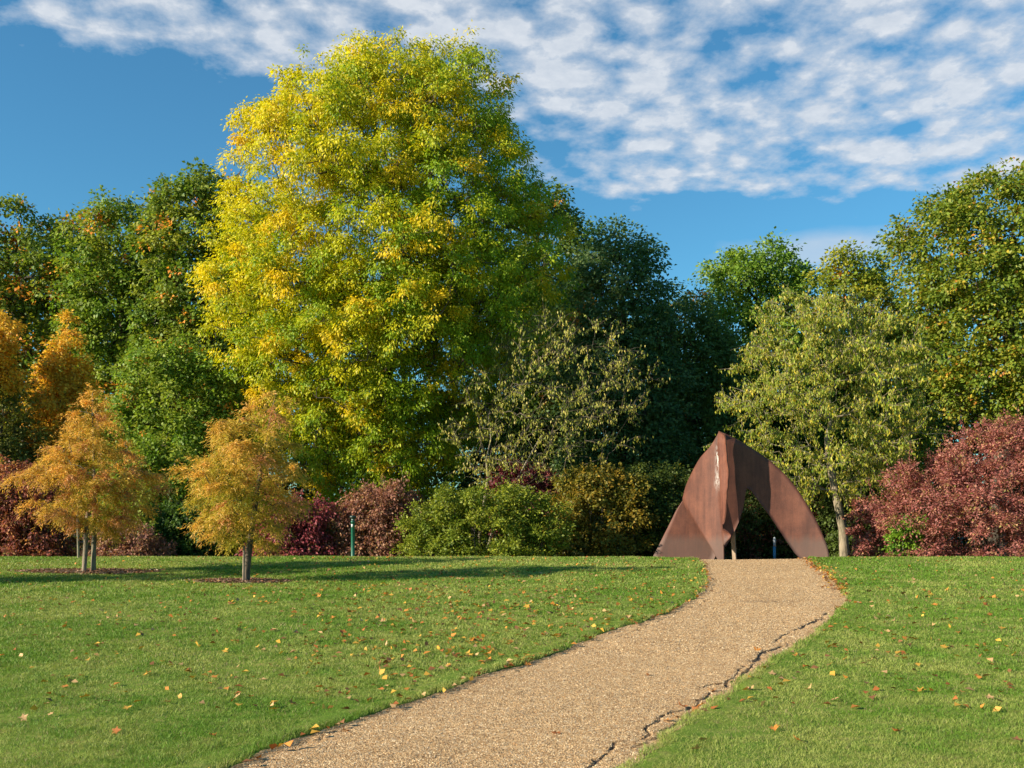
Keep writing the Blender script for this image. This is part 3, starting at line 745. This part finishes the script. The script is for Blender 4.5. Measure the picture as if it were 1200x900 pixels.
shrub('dogwood_bush', 'large dusty-red bush filling the right edge beside the cherry trunk',
      [(494, 1160, 1265), (510, 1112, 1305), (535, 1062, 1335), (562, 1010, 1345), (585, 975, 1350), (615, 970, 1350), (640, 975, 1350), (662, 978, 1350)], 26.8, 360, 12, 24, .070, .034, redc, .33, 61, depth=.55, droop=.12, rs=.15, r_in=.35)
shrub('green_shrub', 'small bright green shrub growing out of the left foot of the large dusty-red bush',
      [(608, 1062, 1082), (622, 1044, 1090), (640, 1040, 1086), (656, 1044, 1072)], 25.62, 22, 10, 14, .07, .045, simple_col([(.14, .28, .02), (.22, .36, .03), (.09, .2, .02)], [3, 2, 2]), .16, 62, rs=.1, stems=8)
shrub('dogwood_bush', 'crimson and purple bush between the compact orange tree and the green post',
      [(588, 320, 370), (602, 300, 388), (625, 292, 395), (660, 292, 395)], 27.2, 75, 12, 17, .08, .04, darkred, .28, 63, droop=.45)
shrub('dogwood_bush', 'tall brownish-red bush directly behind the green post',
      [(566, 440, 490), (585, 395, 500), (610, 382, 500), (640, 380, 492), (660, 380, 490)], 27.6, 100, 12, 17, .08, .04, brownred, .28, 64, droop=.45)
shrub('privet_bush', 'wide yellow-green bush in the middle, at the edge of the grass',
      [(572, 560, 620), (582, 500, 640), (600, 474, 658), (625, 464, 670), (660, 462, 672)], 26.8, 170, 12, 18, .07, .04,
      simple_col([(.13, .185, .018), (.21, .26, .024), (.34, .36, .035), (.085, .13, .016)], [3, 3, 2, 1.5], .3), .28, 65, droop=.15, rs=.15)
shrub('hornbeam_bush', 'ochre and olive bush under the half-bare cherry, right of the yellow-green bush',
      [(545, 690, 720), (566, 652, 755), (596, 640, 765), (630, 640, 765), (662, 645, 760)], 28.8, 110, 12, 17, .085, .055,
      simple_col([(.15, .16, .022), (.26, .21, .025), (.36, .23, .025), (.09, .11, .02)], [3, 3, 1.5, 2.5]), .32, 66, rs=.17)
shrub('purple_bush', 'dark purple-leaved bush peeping over the yellow-green bush',
      [(548, 600, 640), (562, 575, 660), (600, 570, 665), (650, 575, 660)], 30, 60, 12, 16, .085, .05, simple_col([(.20, .04, .05), (.14, .035, .04), (.28, .07, .06)], [3, 3, 2]), .3, 67)
shrub('dark_shrub', 'dark green shrub with scattered yellow leaves left of the steel sculpture',
      [(545, 745, 790), (565, 722, 815), (600, 715, 830), (640, 715, 835), (662, 718, 832)], 29.6, 110, 12, 17, .085, .05,
      simple_col([(.06, .09, .015), (.09, .13, .022), (.14, .18, .025), (.60, .45, .04)], [4, 4, 2, .7], .1), .32, 68)
shrub('dark_shrub', 'dark mixed shrub with reddish leaves seen through the arch of the steel sculpture',
      [(560, 870, 930), (580, 850, 965), (620, 845, 985), (662, 845, 990)], 31.5, 120, 12, 17, .09, .055,
      simple_col([(.06, .09, .02), (.09, .13, .03), (.20, .08, .05), (.32, .13, .08)], [4, 3, 2, 1]), .33, 69)
shrub('dark_shrub', 'dark green shrub in the shade behind the slanting cherry trunk',
      [(560, 975, 1040), (590, 960, 1055), (630, 955, 1055), (664, 958, 1050)], 30.5, 90, 12, 16, .09, .055,
      simple_col([(.07, .11, .02), (.11, .16, .03), (.20, .22, .04)], [4, 3, 1]), .33, 70)
shrub('dogwood_bush', 'dark red bush at the left edge behind the thin pole',
      [(545, 10, 60), (565, -30, 78), (600, -45, 92), (640, -45, 97), (662, -45, 97)], 27.2, 130, 12, 17, .085, .045, simple_col([(.38, .11, .07), (.27, .08, .06), (.48, .22, .08), (.18, .07, .05), (.22, .20, .05)], [3, 3, 2, 2, 1], .2), .3, 71, droop=.4)
shrub('dogwood_bush', 'low russet bush between the two young orange trees',
      [(612, 135, 165), (628, 112, 185), (660, 105, 210)], 27.0, 45, 11, 15, .075, .04, brownred, .22, 72, droop=.4)
shrub('green_shrub', 'mid-green shrub reaching the grass behind the compact young orange tree',
      [(590, 190, 260), (610, 170, 300), (640, 165, 305), (662, 165, 300)], 28.4, 95, 12, 17, .085, .055, simple_col([(.06, .12, .018), (.10, .17, .025), (.03, .06, .012)], [3, 2, 2]), .3, 73)
# shaded understory that closes the wood behind everything
r = np.random.default_rng(7); fo = Foliage()
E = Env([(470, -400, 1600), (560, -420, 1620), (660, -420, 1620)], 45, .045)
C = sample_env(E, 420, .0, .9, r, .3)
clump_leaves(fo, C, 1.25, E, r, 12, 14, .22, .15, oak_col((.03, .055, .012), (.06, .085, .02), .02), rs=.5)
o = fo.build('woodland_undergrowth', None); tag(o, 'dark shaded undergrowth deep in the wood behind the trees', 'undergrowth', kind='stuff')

# ------------------------------------------------------------------ steel sculpture
base = (px2x(845, 26), 26.0, float(terr(px2x(845, 26), 26)))
sc = empty('steel_sculpture', 'tall arching sculpture of rusted brown steel plates standing where the gravel path ends', 'sculpture', base)
def plate(name, A, B, dep, th, mat, K=10, bow=0.0, ragged=None, streak=None, label=None, lin=False):
    """A and B: matching stations on the two long edges (photo px,row) -> placed at true distance dep(px,row,f); solid plate of thickness th"""
    A = np.array(A, float); B = np.array(B, float)
    s = np.arange(len(A)); ss = np.linspace(0, len(A)-1, (len(A)-1)*6+1)
    A = np.stack([smooth_interp(ss, s, A[:, k]) for k in range(2)], 1); B = np.stack([(np.interp if lin else smooth_interp)(ss, s, B[:, k]) for k in range(2)], 1)
    if ragged is not None:
        rr = np.random.default_rng(4); B[:, 0] += np.interp(ss, np.linspace(0, len(s)-1, 26), rr.standard_normal(26)*ragged)
    f = np.linspace(0, 1, K+1)
    Q = A[:, None]*(1-f)[None, :, None]+B[:, None]*f[None, :, None]
    ff = np.broadcast_to(f[None], Q.shape[:2]); uu = np.broadcast_to((ss/ss[-1])[:, None], Q.shape[:2])
    D = dep(Q[..., 0], Q[..., 1], ff, uu)
    P = np.stack([(Q[..., 0]-600)*D/F, D, EYE+(HZ-Q[..., 1])*D/F], -1)
    du = np.gradient(P, axis=0); dv = np.gradient(P, axis=1); n = unit(np.cross(du, dv))
    if n[..., 1].mean() > 0: n = -n
    Bk = P-n*th
    m, k = P.shape[:2]; V = np.concatenate([P.reshape(-1, 3), Bk.reshape(-1, 3)]); o_ = m*k
    i = (np.arange(m-1)[:, None]*k+np.arange(k-1)[None]).ravel()
    q = [np.stack([i, i+1, i+k+1, i+k], 1), np.stack([o_+i, o_+i+k, o_+i+k+1, o_+i+1], 1)]
    def rim(idx): a, b = idx[:-1], idx[1:]; return np.stack([a, b, b+o_, a+o_], 1)
    q += [rim(np.arange(k)), rim((m-1)*k+np.arange(k)), rim(np.arange(m)*k), rim(np.arange(m)*k+k-1)]
    w = None
    if streak: w = streak(Q[..., 0], Q[..., 1]).ravel(); w = np.concatenate([w, w*0])
    o = mesh_np(name, V, np.concatenate(q), mat, sc, smooth=False, pattr=w)
    me = o.data; nf = 2*len(i); sm = np.zeros(len(me.polygons), bool); sm[:nf] = True; me.polygons.foreach_set('use_smooth', sm)
    if label: o['label'] = label
    return o
# front left blade: leading edge on the left, vertical free edge on the right
plate('steel_plate', [(842.5, 506), (833, 522), (820, 537), (811, 553), (804.5, 567), (801, 579), (800.2, 588), (808, 603), (820, 622), (832, 640), (842, 658), (847, 668)],
      [(846, 508), (841, 522), (842, 537), (843, 553), (843.5, 567), (844.2, 579), (844.8, 588), (845.8, 603), (847, 622), (847.8, 640), (848, 658), (848, 668)],
      lambda x, y, f, u: 25.75+(848-x)/48*1.15-.12*np.sin(np.clip((848-x)/48, 0, 1)*math.pi), .04, M_STEEL, streak=lambda x, y: np.exp(-((x-841.5)/2.2)**2)*(np.exp(-((y-536)/12)**2)+.8*np.exp(-((y-562)/10)**2)),
      label='curved front blade with a pale streak down its right edge')
# jagged strip beside it, its sunlit brightness put into the colour
plate('steel_strip', [(842, 505), (840.5, 520), (842, 540), (843, 560), (844, 580), (845, 600), (846.4, 614)],
      [(848.5, 509), (850.5, 520), (852, 540), (853.5, 556), (851.5, 580), (850, 600), (846.8, 614)],
      lambda x, y, f, u: 25.72-f*.27, .03, M_STEEL_LIT, K=4, ragged=.25, label='narrow jagged flame-cut strip, coloured a sunlit brighter orange than the rest')
# low left wing behind the blade
plate('steel_plate', [(801, 585), (793, 597), (786, 611), (778, 627), (771, 641), (765, 652.5), (758, 667)],
      [(804, 585), (814, 600), (824, 615), (832, 630), (839, 645), (837, 655), (829, 667)],
      lambda x, y, f, u: 27.10-(x-765)/75*.22, .025, M_STEEL2, label='low triangular wing leaning behind the front blade')
# arching right leg
plate('steel_arch', [(847, 507), (850, 508), (853, 509.3), (856, 510.7), (860, 512.8), (864, 515), (869, 517.8), (875, 521.5), (883, 526.5), (897, 536), (914, 550), (931, 569), (945, 590), (957, 611), (965, 629), (970, 643), (972, 655), (973, 668)],
      [(847, 644), (851, 640), (856, 632), (862, 620), (867, 609), (870.7, 597), (873, 585), (874.2, 576), (875.5, 572), (880, 575), (889, 587), (903, 606), (918, 629), (931, 648), (938, 655), (944, 661), (949, 665), (953, 672)],
      lambda x, y, f, u: 25.86+.10*np.sin(np.clip((x-846)/126, 0, 1)*math.pi)-.42*np.clip((x-880)/92, 0, 1)**1.5, .045, M_STEEL2, K=12, lin=True, label='broad arched plate with a long leg to the right and a short one at the left')
plate('steel_fin', [(846.5, 620.5), (847, 628), (847.5, 638)], [(847.5, 620.5), (856.4, 627.5), (848.2, 638)],
      lambda x, y, f, u: 25.6-f*.1, .03, M_STEEL_LIT, K=3, label='small pointed fin low on the front blade')  # lit look of the fin comes from the brighter steel colour
plate('steel_foot', [(856, 620), (856.5, 632), (857.6, 645), (858.5, 658), (859, 668)], [(860.5, 620), (861, 632), (861.6, 645), (862.4, 658), (863, 668)],
      lambda x, y, f, u: 26.5-f*.06, .05, M_STAKE, K=3, label='thin foot of the far plate under the inner leg, coloured sunlit tan')  # narrow end of the far steel plate; wood tan paints the sun on it

# ------------------------------------------------------------------ posts
def lathe(prof, x, y, k=16):
    T = Tubes(); a = np.arange(k)*2*math.pi/k
    V = np.concatenate([np.stack([x+r_*np.cos(a), y+r_*np.sin(a), np.full(k, z)], 1) for r_, z in prof]); m = len(prof)
    i = np.arange(m-1)[:, None]*k; j = np.arange(k)[None]; j2 = (j+1) % k
    q = np.stack([i+j, i+j2, i+k+j2, i+k+j], -1).reshape(-1, 4)
    caps = [np.arange(k)[::-1][None], ((m-1)*k+np.arange(k))[None]]
    return V, [q, *caps]
x0, y0 = px2x(413.6, 25.0), 25.0; z0 = float(terr(x0, y0))-.05; zt = row2z(604, y0)
p = empty('bollard_lamp', 'slim dark green lamp post at the edge of the grass before the reddish bushes', 'lamp post', (x0, y0, z0))
V, q = lathe([(.055, z0-.1), (.055, z0+.02), (.046, z0+.04), (.046, zt-.16), (.052, zt-.155), (.052, zt-.13)], x0, y0); mesh_np('post', V, q, paint('green_enamel', (.012, .12, .075)), p)
V, q = lathe([(.040, zt-.13), (.040, zt-.075)], x0, y0); mesh_np('lamp_glass', V, q, paint('frosted_lens', (.10, .16, .14), .25), p)
V, q = lathe([(.052, zt-.075), (.072, zt-.06), (.078, zt-.02), (.05, zt), (.01, zt+.004)], x0, y0); mesh_np('lamp_cap', V, q, paint('black_green_enamel', (.012, .03, .025)), p)
zz = row2z(616, y0); V = np.array([[x0-.032, y0-.0475, zz-.035], [x0+.012, y0-.0505, zz-.035], [x0+.012, y0-.0505, zz+.035], [x0-.032, y0-.0475, zz+.035]]); V = np.concatenate([V, V+[0, .008, 0]])
mesh_np('label_plate', V, np.array([[0, 1, 2, 3], [7, 6, 5, 4], [0, 4, 5, 1], [1, 5, 6, 2], [2, 6, 7, 3], [3, 7, 4, 0]]), paint('white_enamel', (.75, .75, .72)), p)
x0, y0 = px2x(907.6, 30.0), 30.0; z0 = float(terr(x0, y0)); zt = row2z(629.5, y0)
p = empty('marker_post', 'thin blue post with a white top seen through the arch of the sculpture', 'post', (x0, y0, z0))
V, q = lathe([(.042, z0-.1), (.042, zt-.26)], x0, y0); mesh_np('post', V, q, paint('blue_enamel', (.06, .25, .48)), p)
V, q = lathe([(.040, zt-.26), (.040, zt-.08), (.028, zt-.01), (.006, zt+.01)], x0, y0); mesh_np('post_top', V, q, paint('white_enamel_top', (.55, .60, .66)), p)

# ------------------------------------------------------------------ fallen leaves
def maple_mesh(seed, c1):
    r = np.random.default_rng(seed)
    k = 15; a = np.linspace(-math.pi*.88, math.pi*.88, k); rad = np.where(np.arange(k) % 3 == 1, 1.0, np.where(np.arange(k) % 3 == 0, .62, .58))*(1-.25*np.abs(a)/math.pi)
    curl = r.uniform(-.1, .75); ph = r.random()*6
    V = np.stack([rad*np.sin(a), rad*np.cos(a), curl*rad**2*(.35+.3*np.sin(2*a+ph))+.05*r.standard_normal(k)], 1)
    V = np.concatenate([[[0, 0, -.04]], V, [[0, -.9, .1]], [[.03, -.9, .1]]]); 
    tri = np.array([[0, i+1, i] for i in range(1, k)]+[[0, k+1, k+2]])
    me_o = mesh_np('fallen_leaf', V*.056, tri, M_FALLEN, fcol=np.tile(c1, (len(tri), 1))*(.85+.3*r.random((len(tri), 1))))
    return me_o
KINDS = [('yellow', (.60, .34, .05)), ('orange', (.56, .22, .04)), ('brown', (.27, .12, .05)), ('buff', (.56, .34, .15)), ('russet', (.42, .14, .035))]
protos = []
for k, (nm, c) in enumerate(KINDS):
    for v in range(2): protos.append((nm, maple_mesh(200+k*2+v, np.array(c))))
used = set(); r = np.random.default_rng(99)
spots = []
def spot(px, row, s=1.0, kind=None): x, y = g(px, row); spots.append((x, y, s, kind))
# leaves one can single out in the photo
for a in [(843, 870), (843, 870)][:1]: pass
for px, row, k in [(824, 870, 'buff'), (815, 881, 'buff'), (907, 857, 'orange'), (935, 870, 'orange'), (880, 810, 'buff'), (905, 792, 'buff'), (972, 781, 'orange'), (990, 774, 'orange'), (947, 810, 'buff'), (978, 822, 'buff'),
                   (300, 886, 'orange'), (405, 854, 'orange'), (652, 857, 'russet'), (438, 806, 'buff'), (387, 809, 'buff'), (343, 826, 'orange'), (320, 834, 'yellow'), (278, 818, 'buff'), (372, 780, 'russet'), (370, 759, 'buff'),
                   (525, 782, 'buff'), (297, 741, 'orange'), (402, 748, 'orange'), (420, 751, 'russet'), (443, 734, 'buff'), (553, 756, 'yellow'), (550, 770, 'yellow'), (250, 796, 'orange'), (265, 765, 'yellow'), (173, 792, 'yellow'),
                   (75, 807, 'orange'), (27, 845, 'buff'), (131, 808, 'orange'), (196, 825, 'buff'), (135, 860, 'russet'), (225, 797, 'yellow'), (1080, 812, 'yellow'), (1145, 795, 'orange'), (1180, 760, 'yellow'), (1105, 788, 'orange'), (1160, 820, 'buff'), (1050, 860, 'russet'), (1190, 870, 'brown'), (1020, 776, 'buff'),
                   (887, 760, 'orange'), (792, 838, 'orange'), (783, 842, 'orange'), (816, 832, 'russet'), (832, 806, 'buff'), (836, 808, 'orange'), (800, 826, 'russet'), (822, 824, 'orange'), (906, 770, 'orange'), (618, 777, 'orange'), (760, 790, 'brown')]:
    spot(px, row, r.uniform(.75, 1.0), k)
while len(spots) < 300:          # drifts on the left lawn, the right lawn and along the right edge of the path
    u = r.random()
    if u < .62: px, row = r.normal(560, 150), 690+abs(r.normal(0, 26))
    elif u < .70: px, row = r.uniform(0, 700), r.uniform(690, 880)
    elif u < .85: px, row = r.uniform(1000, 1200), 665+abs(r.normal(0, 55))
    else:
        row = r.uniform(664, 716); px = np.interp(row, [661, 673, 690, 704, 716, 731], [955, 973, 988, 993, 983, 967])+r.normal(-2, 5)
    if row > 895 or px < 3 or px > 1197: continue
    x, y = g(px, row)
    if u < .85 and inside(x, y) > -.05: continue
    spots.append((x, y, r.uniform(.55, 1.15), None))
for x, y, s, kind in spots:
    if kind is None: kind = ['yellow', 'orange', 'brown', 'buff', 'russet'][r.choice(5, p=[.28, .30, .12, .15, .15])]
    cand = [q for q in protos if q[0] == kind]; nm, pr = cand[r.integers(len(cand))]
    if pr.name in used: o = pr.copy(); COL.objects.link(o)
    else: o = pr; used.add(pr.name)
    e = float(inside(np.array(x), np.array(y)))
    o.location = (x, y, float(terr(x, y))+(.022 if e < 0 else -.008)); o.rotation_euler = (r.normal(0, .35), r.normal(0, .35), r.random()*6.28); o.scale = (s, s, s*r.uniform(.6, 1.6))
    where = 'on the gravel path' if e > .12 else ('at the edge of the gravel path' if e > -.12 else ('on the grass left of the path' if x < xl(y) else 'on the grass right of the path'))
    tag(o, f'small {nm} fallen leaf lying {where}', 'leaf', f'{nm} fallen leaves {where}')
for nm, pr in protos:
    if pr.name not in used: bpy.data.objects.remove(pr)
# the countless smaller and farther ones
n = 2600; r = np.random.default_rng(5)
px_ = np.where(r.random(n) < .55, r.normal(600, 170, n), r.uniform(0, 1200, n)); y = 8*(24.2/8)**(r.random(n)**.75); x = (px_-600)/F*y
k = (inside(x, y) < -.02); x, y = x[k], y[k]
yy = r.uniform(17, 24, 260); xx = xr(yy)+r.normal(-.04, .10, 260); x = np.concatenate([x, xx]); y = np.concatenate([y, yy]); n = len(x)
yy = r.uniform(6, 24, 160); xx = xl(yy)+r.normal(.03, .05, 160); x = np.concatenate([x, xx]); y = np.concatenate([y, yy]); n = len(x)
P = np.stack([x, y, terr(x, y)+.018], 1); c = palette([k_[1] for k_ in KINDS], [3, 3, 2, 2, 2], n, r)*(.8+.4*r.random((n, 1)))
V, q, c = leaves(P, r.standard_normal((n, 3))*[1, 1, .3], r.standard_normal((n, 3))*.35+[0, 0, 1], .068*(.6+.8*r.random(n)), .05*(.6+.8*r.random(n)), c, .25)
o = mesh_np('leaf_litter', V, q, M_FALLEN, fcol=c); tag(o, 'tiny scraps of yellow and brown leaf litter sprinkled over the grass and path edge', 'leaf litter', kind='stuff')

# ------------------------------------------------------------------ sky, sun, camera
SUN_EL, SUN_TO = 22.0, (-math.cos(R(22)), -math.sin(R(22)))       # the sun stands to the left, a little behind the camera
w = bpy.data.worlds.new('World'); scene.world = w; w.use_nodes = True; nt = w.node_tree; nt.nodes.clear(); lk = nt.links
sky = N(nt, 'ShaderNodeTexSky', sky_type='NISHITA'); sky.sun_disc = False; sky.sun_elevation = R(SUN_EL)
sky.sun_rotation = math.atan2(SUN_TO[0], SUN_TO[1]); sky.altitude = 200; sky.air_density = 1.0; sky.dust_density = .35; sky.ozone_density = 3.0
tc = N(nt, 'ShaderNodeTexCoord').outputs['Generated']
sp = N(nt, 'ShaderNodeSeparateXYZ'); lk.new(tc, sp.inputs[0]); dx, dy, dz = sp.outputs
dzc = mth(nt, 'MAXIMUM', dz, .03)
pu, pv = mth(nt, 'DIVIDE', dx, dzc), mth(nt, 'DIVIDE', dy, dzc)
dq = mth(nt, 'MAXIMUM', mth(nt, 'ADD', dz, .15), .05)
cb = N(nt, 'ShaderNodeCombineXYZ'); lk.new(mth(nt, 'DIVIDE', dx, dq), cb.inputs[0]); lk.new(mth(nt, 'DIVIDE', dy, dq), cb.inputs[1]); pl = cb.outputs[0]
# cloud sheet on a high plane: cover varies over the sky, lumps of altocumulus within it
def blob(cx, cy, sx, sy, rot=0.0):
    a = mth(nt, 'SUBTRACT', pu, cx); b = mth(nt, 'SUBTRACT', pv, cy)
    c_, s_ = math.cos(rot), math.sin(rot)
    u = mth(nt, 'DIVIDE', mth(nt, 'ADD', mth(nt, 'MULTIPLY', a, c_), mth(nt, 'MULTIPLY', b, s_)), sx)
    v = mth(nt, 'DIVIDE', mth(nt, 'SUBTRACT', mth(nt, 'MULTIPLY', b, c_), mth(nt, 'MULTIPLY', a, s_)), sy)
    d = mth(nt, 'ADD', mth(nt, 'MULTIPLY', u, u), mth(nt, 'MULTIPLY', v, v))
    return mth(nt, 'POWER', 2.718, mth(nt, 'MULTIPLY', d, -1))
def UV(px, row): tz = (HZ-row)/F; return (px-600)/F/tz, 1/tz
def blob_px(px, row, wpx, hrow):
    u, v = UV(px, row); u2, v2 = UV(px, row+hrow); return blob(u, v, wpx/F*v, abs(v2-v))
cov = None
for args in [(760, 110, 230, 95), (960, 120, 200, 80), (1180, 120, 150, 105), (1080, 10, 420, 60), (560, -10, 520, 42), (300, 30, 230, 40), (330, 80, 130, 26), (130, 20, 110, 22), (650, 60, 160, 60), (-100, -80, 500, 60), (760, 210, 120, 25), (1130, 205, 90, 32), (960, 195, 130, 30)]:
    b = blob_px(*args); cov = b if cov is None else mth(nt, 'ADD', cov, b)
cov = mth(nt, 'MINIMUM', cov, 1.15)
low = mth(nt, 'ADD', mth(nt, 'MULTIPLY', blob_px(960, 296, 115, 24), 1.6), mth(nt, 'MULTIPLY', blob_px(850, 325, 70, 10), .6))
mp = N(nt, 'ShaderNodeMapping'); mp.inputs['Rotation'].default_value = (0, 0, R(-12)); mp.inputs['Scale'].default_value = (14, 12.5, 1); lk.new(pl, mp.inputs[0])
n1 = noise(nt, mp.outputs[0], 1.0, 9, .60, .1); n2 = noise(nt, pl, 4.5, 5, .55, .2)
vo = N(nt, 'ShaderNodeTexVoronoi', Scale=1.15); vo.feature = 'SMOOTH_F1'; lk.new(mp.outputs[0], vo.inputs['Vector'])
lump = mth(nt, 'ADD', mth(nt, 'MULTIPLY', n1, .75), mth(nt, 'MULTIPLY', mth(nt, 'SUBTRACT', 1.0, vo.outputs['Distance']), .46))
dens = mth(nt, 'SUBTRACT', mth(nt, 'ADD', lump, mth(nt, 'ADD', mth(nt, 'MULTIPLY', n2, .6), mth(nt, 'MULTIPLY', cov, .42))), 1.225)
dens = mth(nt, 'MULTIPLY', dens, 3.3, True)
dl = mth(nt, 'MULTIPLY', mth(nt, 'ADD', mth(nt, 'SUBTRACT', low, .62), mth(nt, 'MULTIPLY', mth(nt, 'SUBTRACT', n2, .42), 1.4)), 1.3, True)
dens = mth(nt, 'MAXIMUM', mth(nt, 'MULTIPLY', dens, .9), mth(nt, 'MULTIPLY', dl, .6))
skyc = mixc(nt, sky.outputs[0], (.31, .62, .68), 1.0, 'MULTIPLY')
ccol = ramp(nt, [(.0, (2.3, 2.8, 3.4)), (.6, (2.8, 3.05, 3.4)), (1, (3.5, 3.65, 3.85))], mth(nt, 'MULTIPLY', dens, mth(nt, 'ADD', .25, mth(nt, 'MULTIPLY', noise(nt, mp.outputs[0], 2.1, 6, .6), 1.2))))
fin = mixc(nt, skyc, ccol, dens)
bg = N(nt, 'ShaderNodeBackground', Strength=.12); lk.new(fin, bg.inputs[0])
wo = N(nt, 'ShaderNodeOutputWorld'); lk.new(bg.outputs[0], wo.inputs[0])

sl = bpy.data.lights.new('sun', 'SUN'); sl.energy = 5.0; sl.angle = R(.5); sl.color = (1, .87, .68)
so = bpy.data.objects.new('sun', sl); COL.objects.link(so)
e = R(SUN_EL); d = Vector((-SUN_TO[0]*math.cos(e), -SUN_TO[1]*math.cos(e), -math.sin(e)))
so.rotation_euler = d.to_track_quat('-Z', 'Y').to_euler(); so.location = (-20, -6, 15)

cd = bpy.data.cameras.new('camera'); cam = bpy.data.objects.new('camera', cd); COL.objects.link(cam); scene.camera = cam
cd.sensor_width = 36; cd.lens = 36*F/1200; cd.shift_y = (HZ-450)/1200; cd.clip_start = .1; cd.clip_end = 5000
cam.location = (0, 0, EYE); cam.rotation_euler = (R(90), 0, 0)
scene.view_settings.view_transform = 'Standard'; scene.view_settings.look = 'None'; scene.view_settings.gamma = 1
scene.view_settings.exposure = 0.95; scene.view_settings.use_curve_mapping = False
scene.render.engine = 'CYCLES'
scene.cycles.max_bounces = 6; scene.cycles.transparent_max_bounces = 4
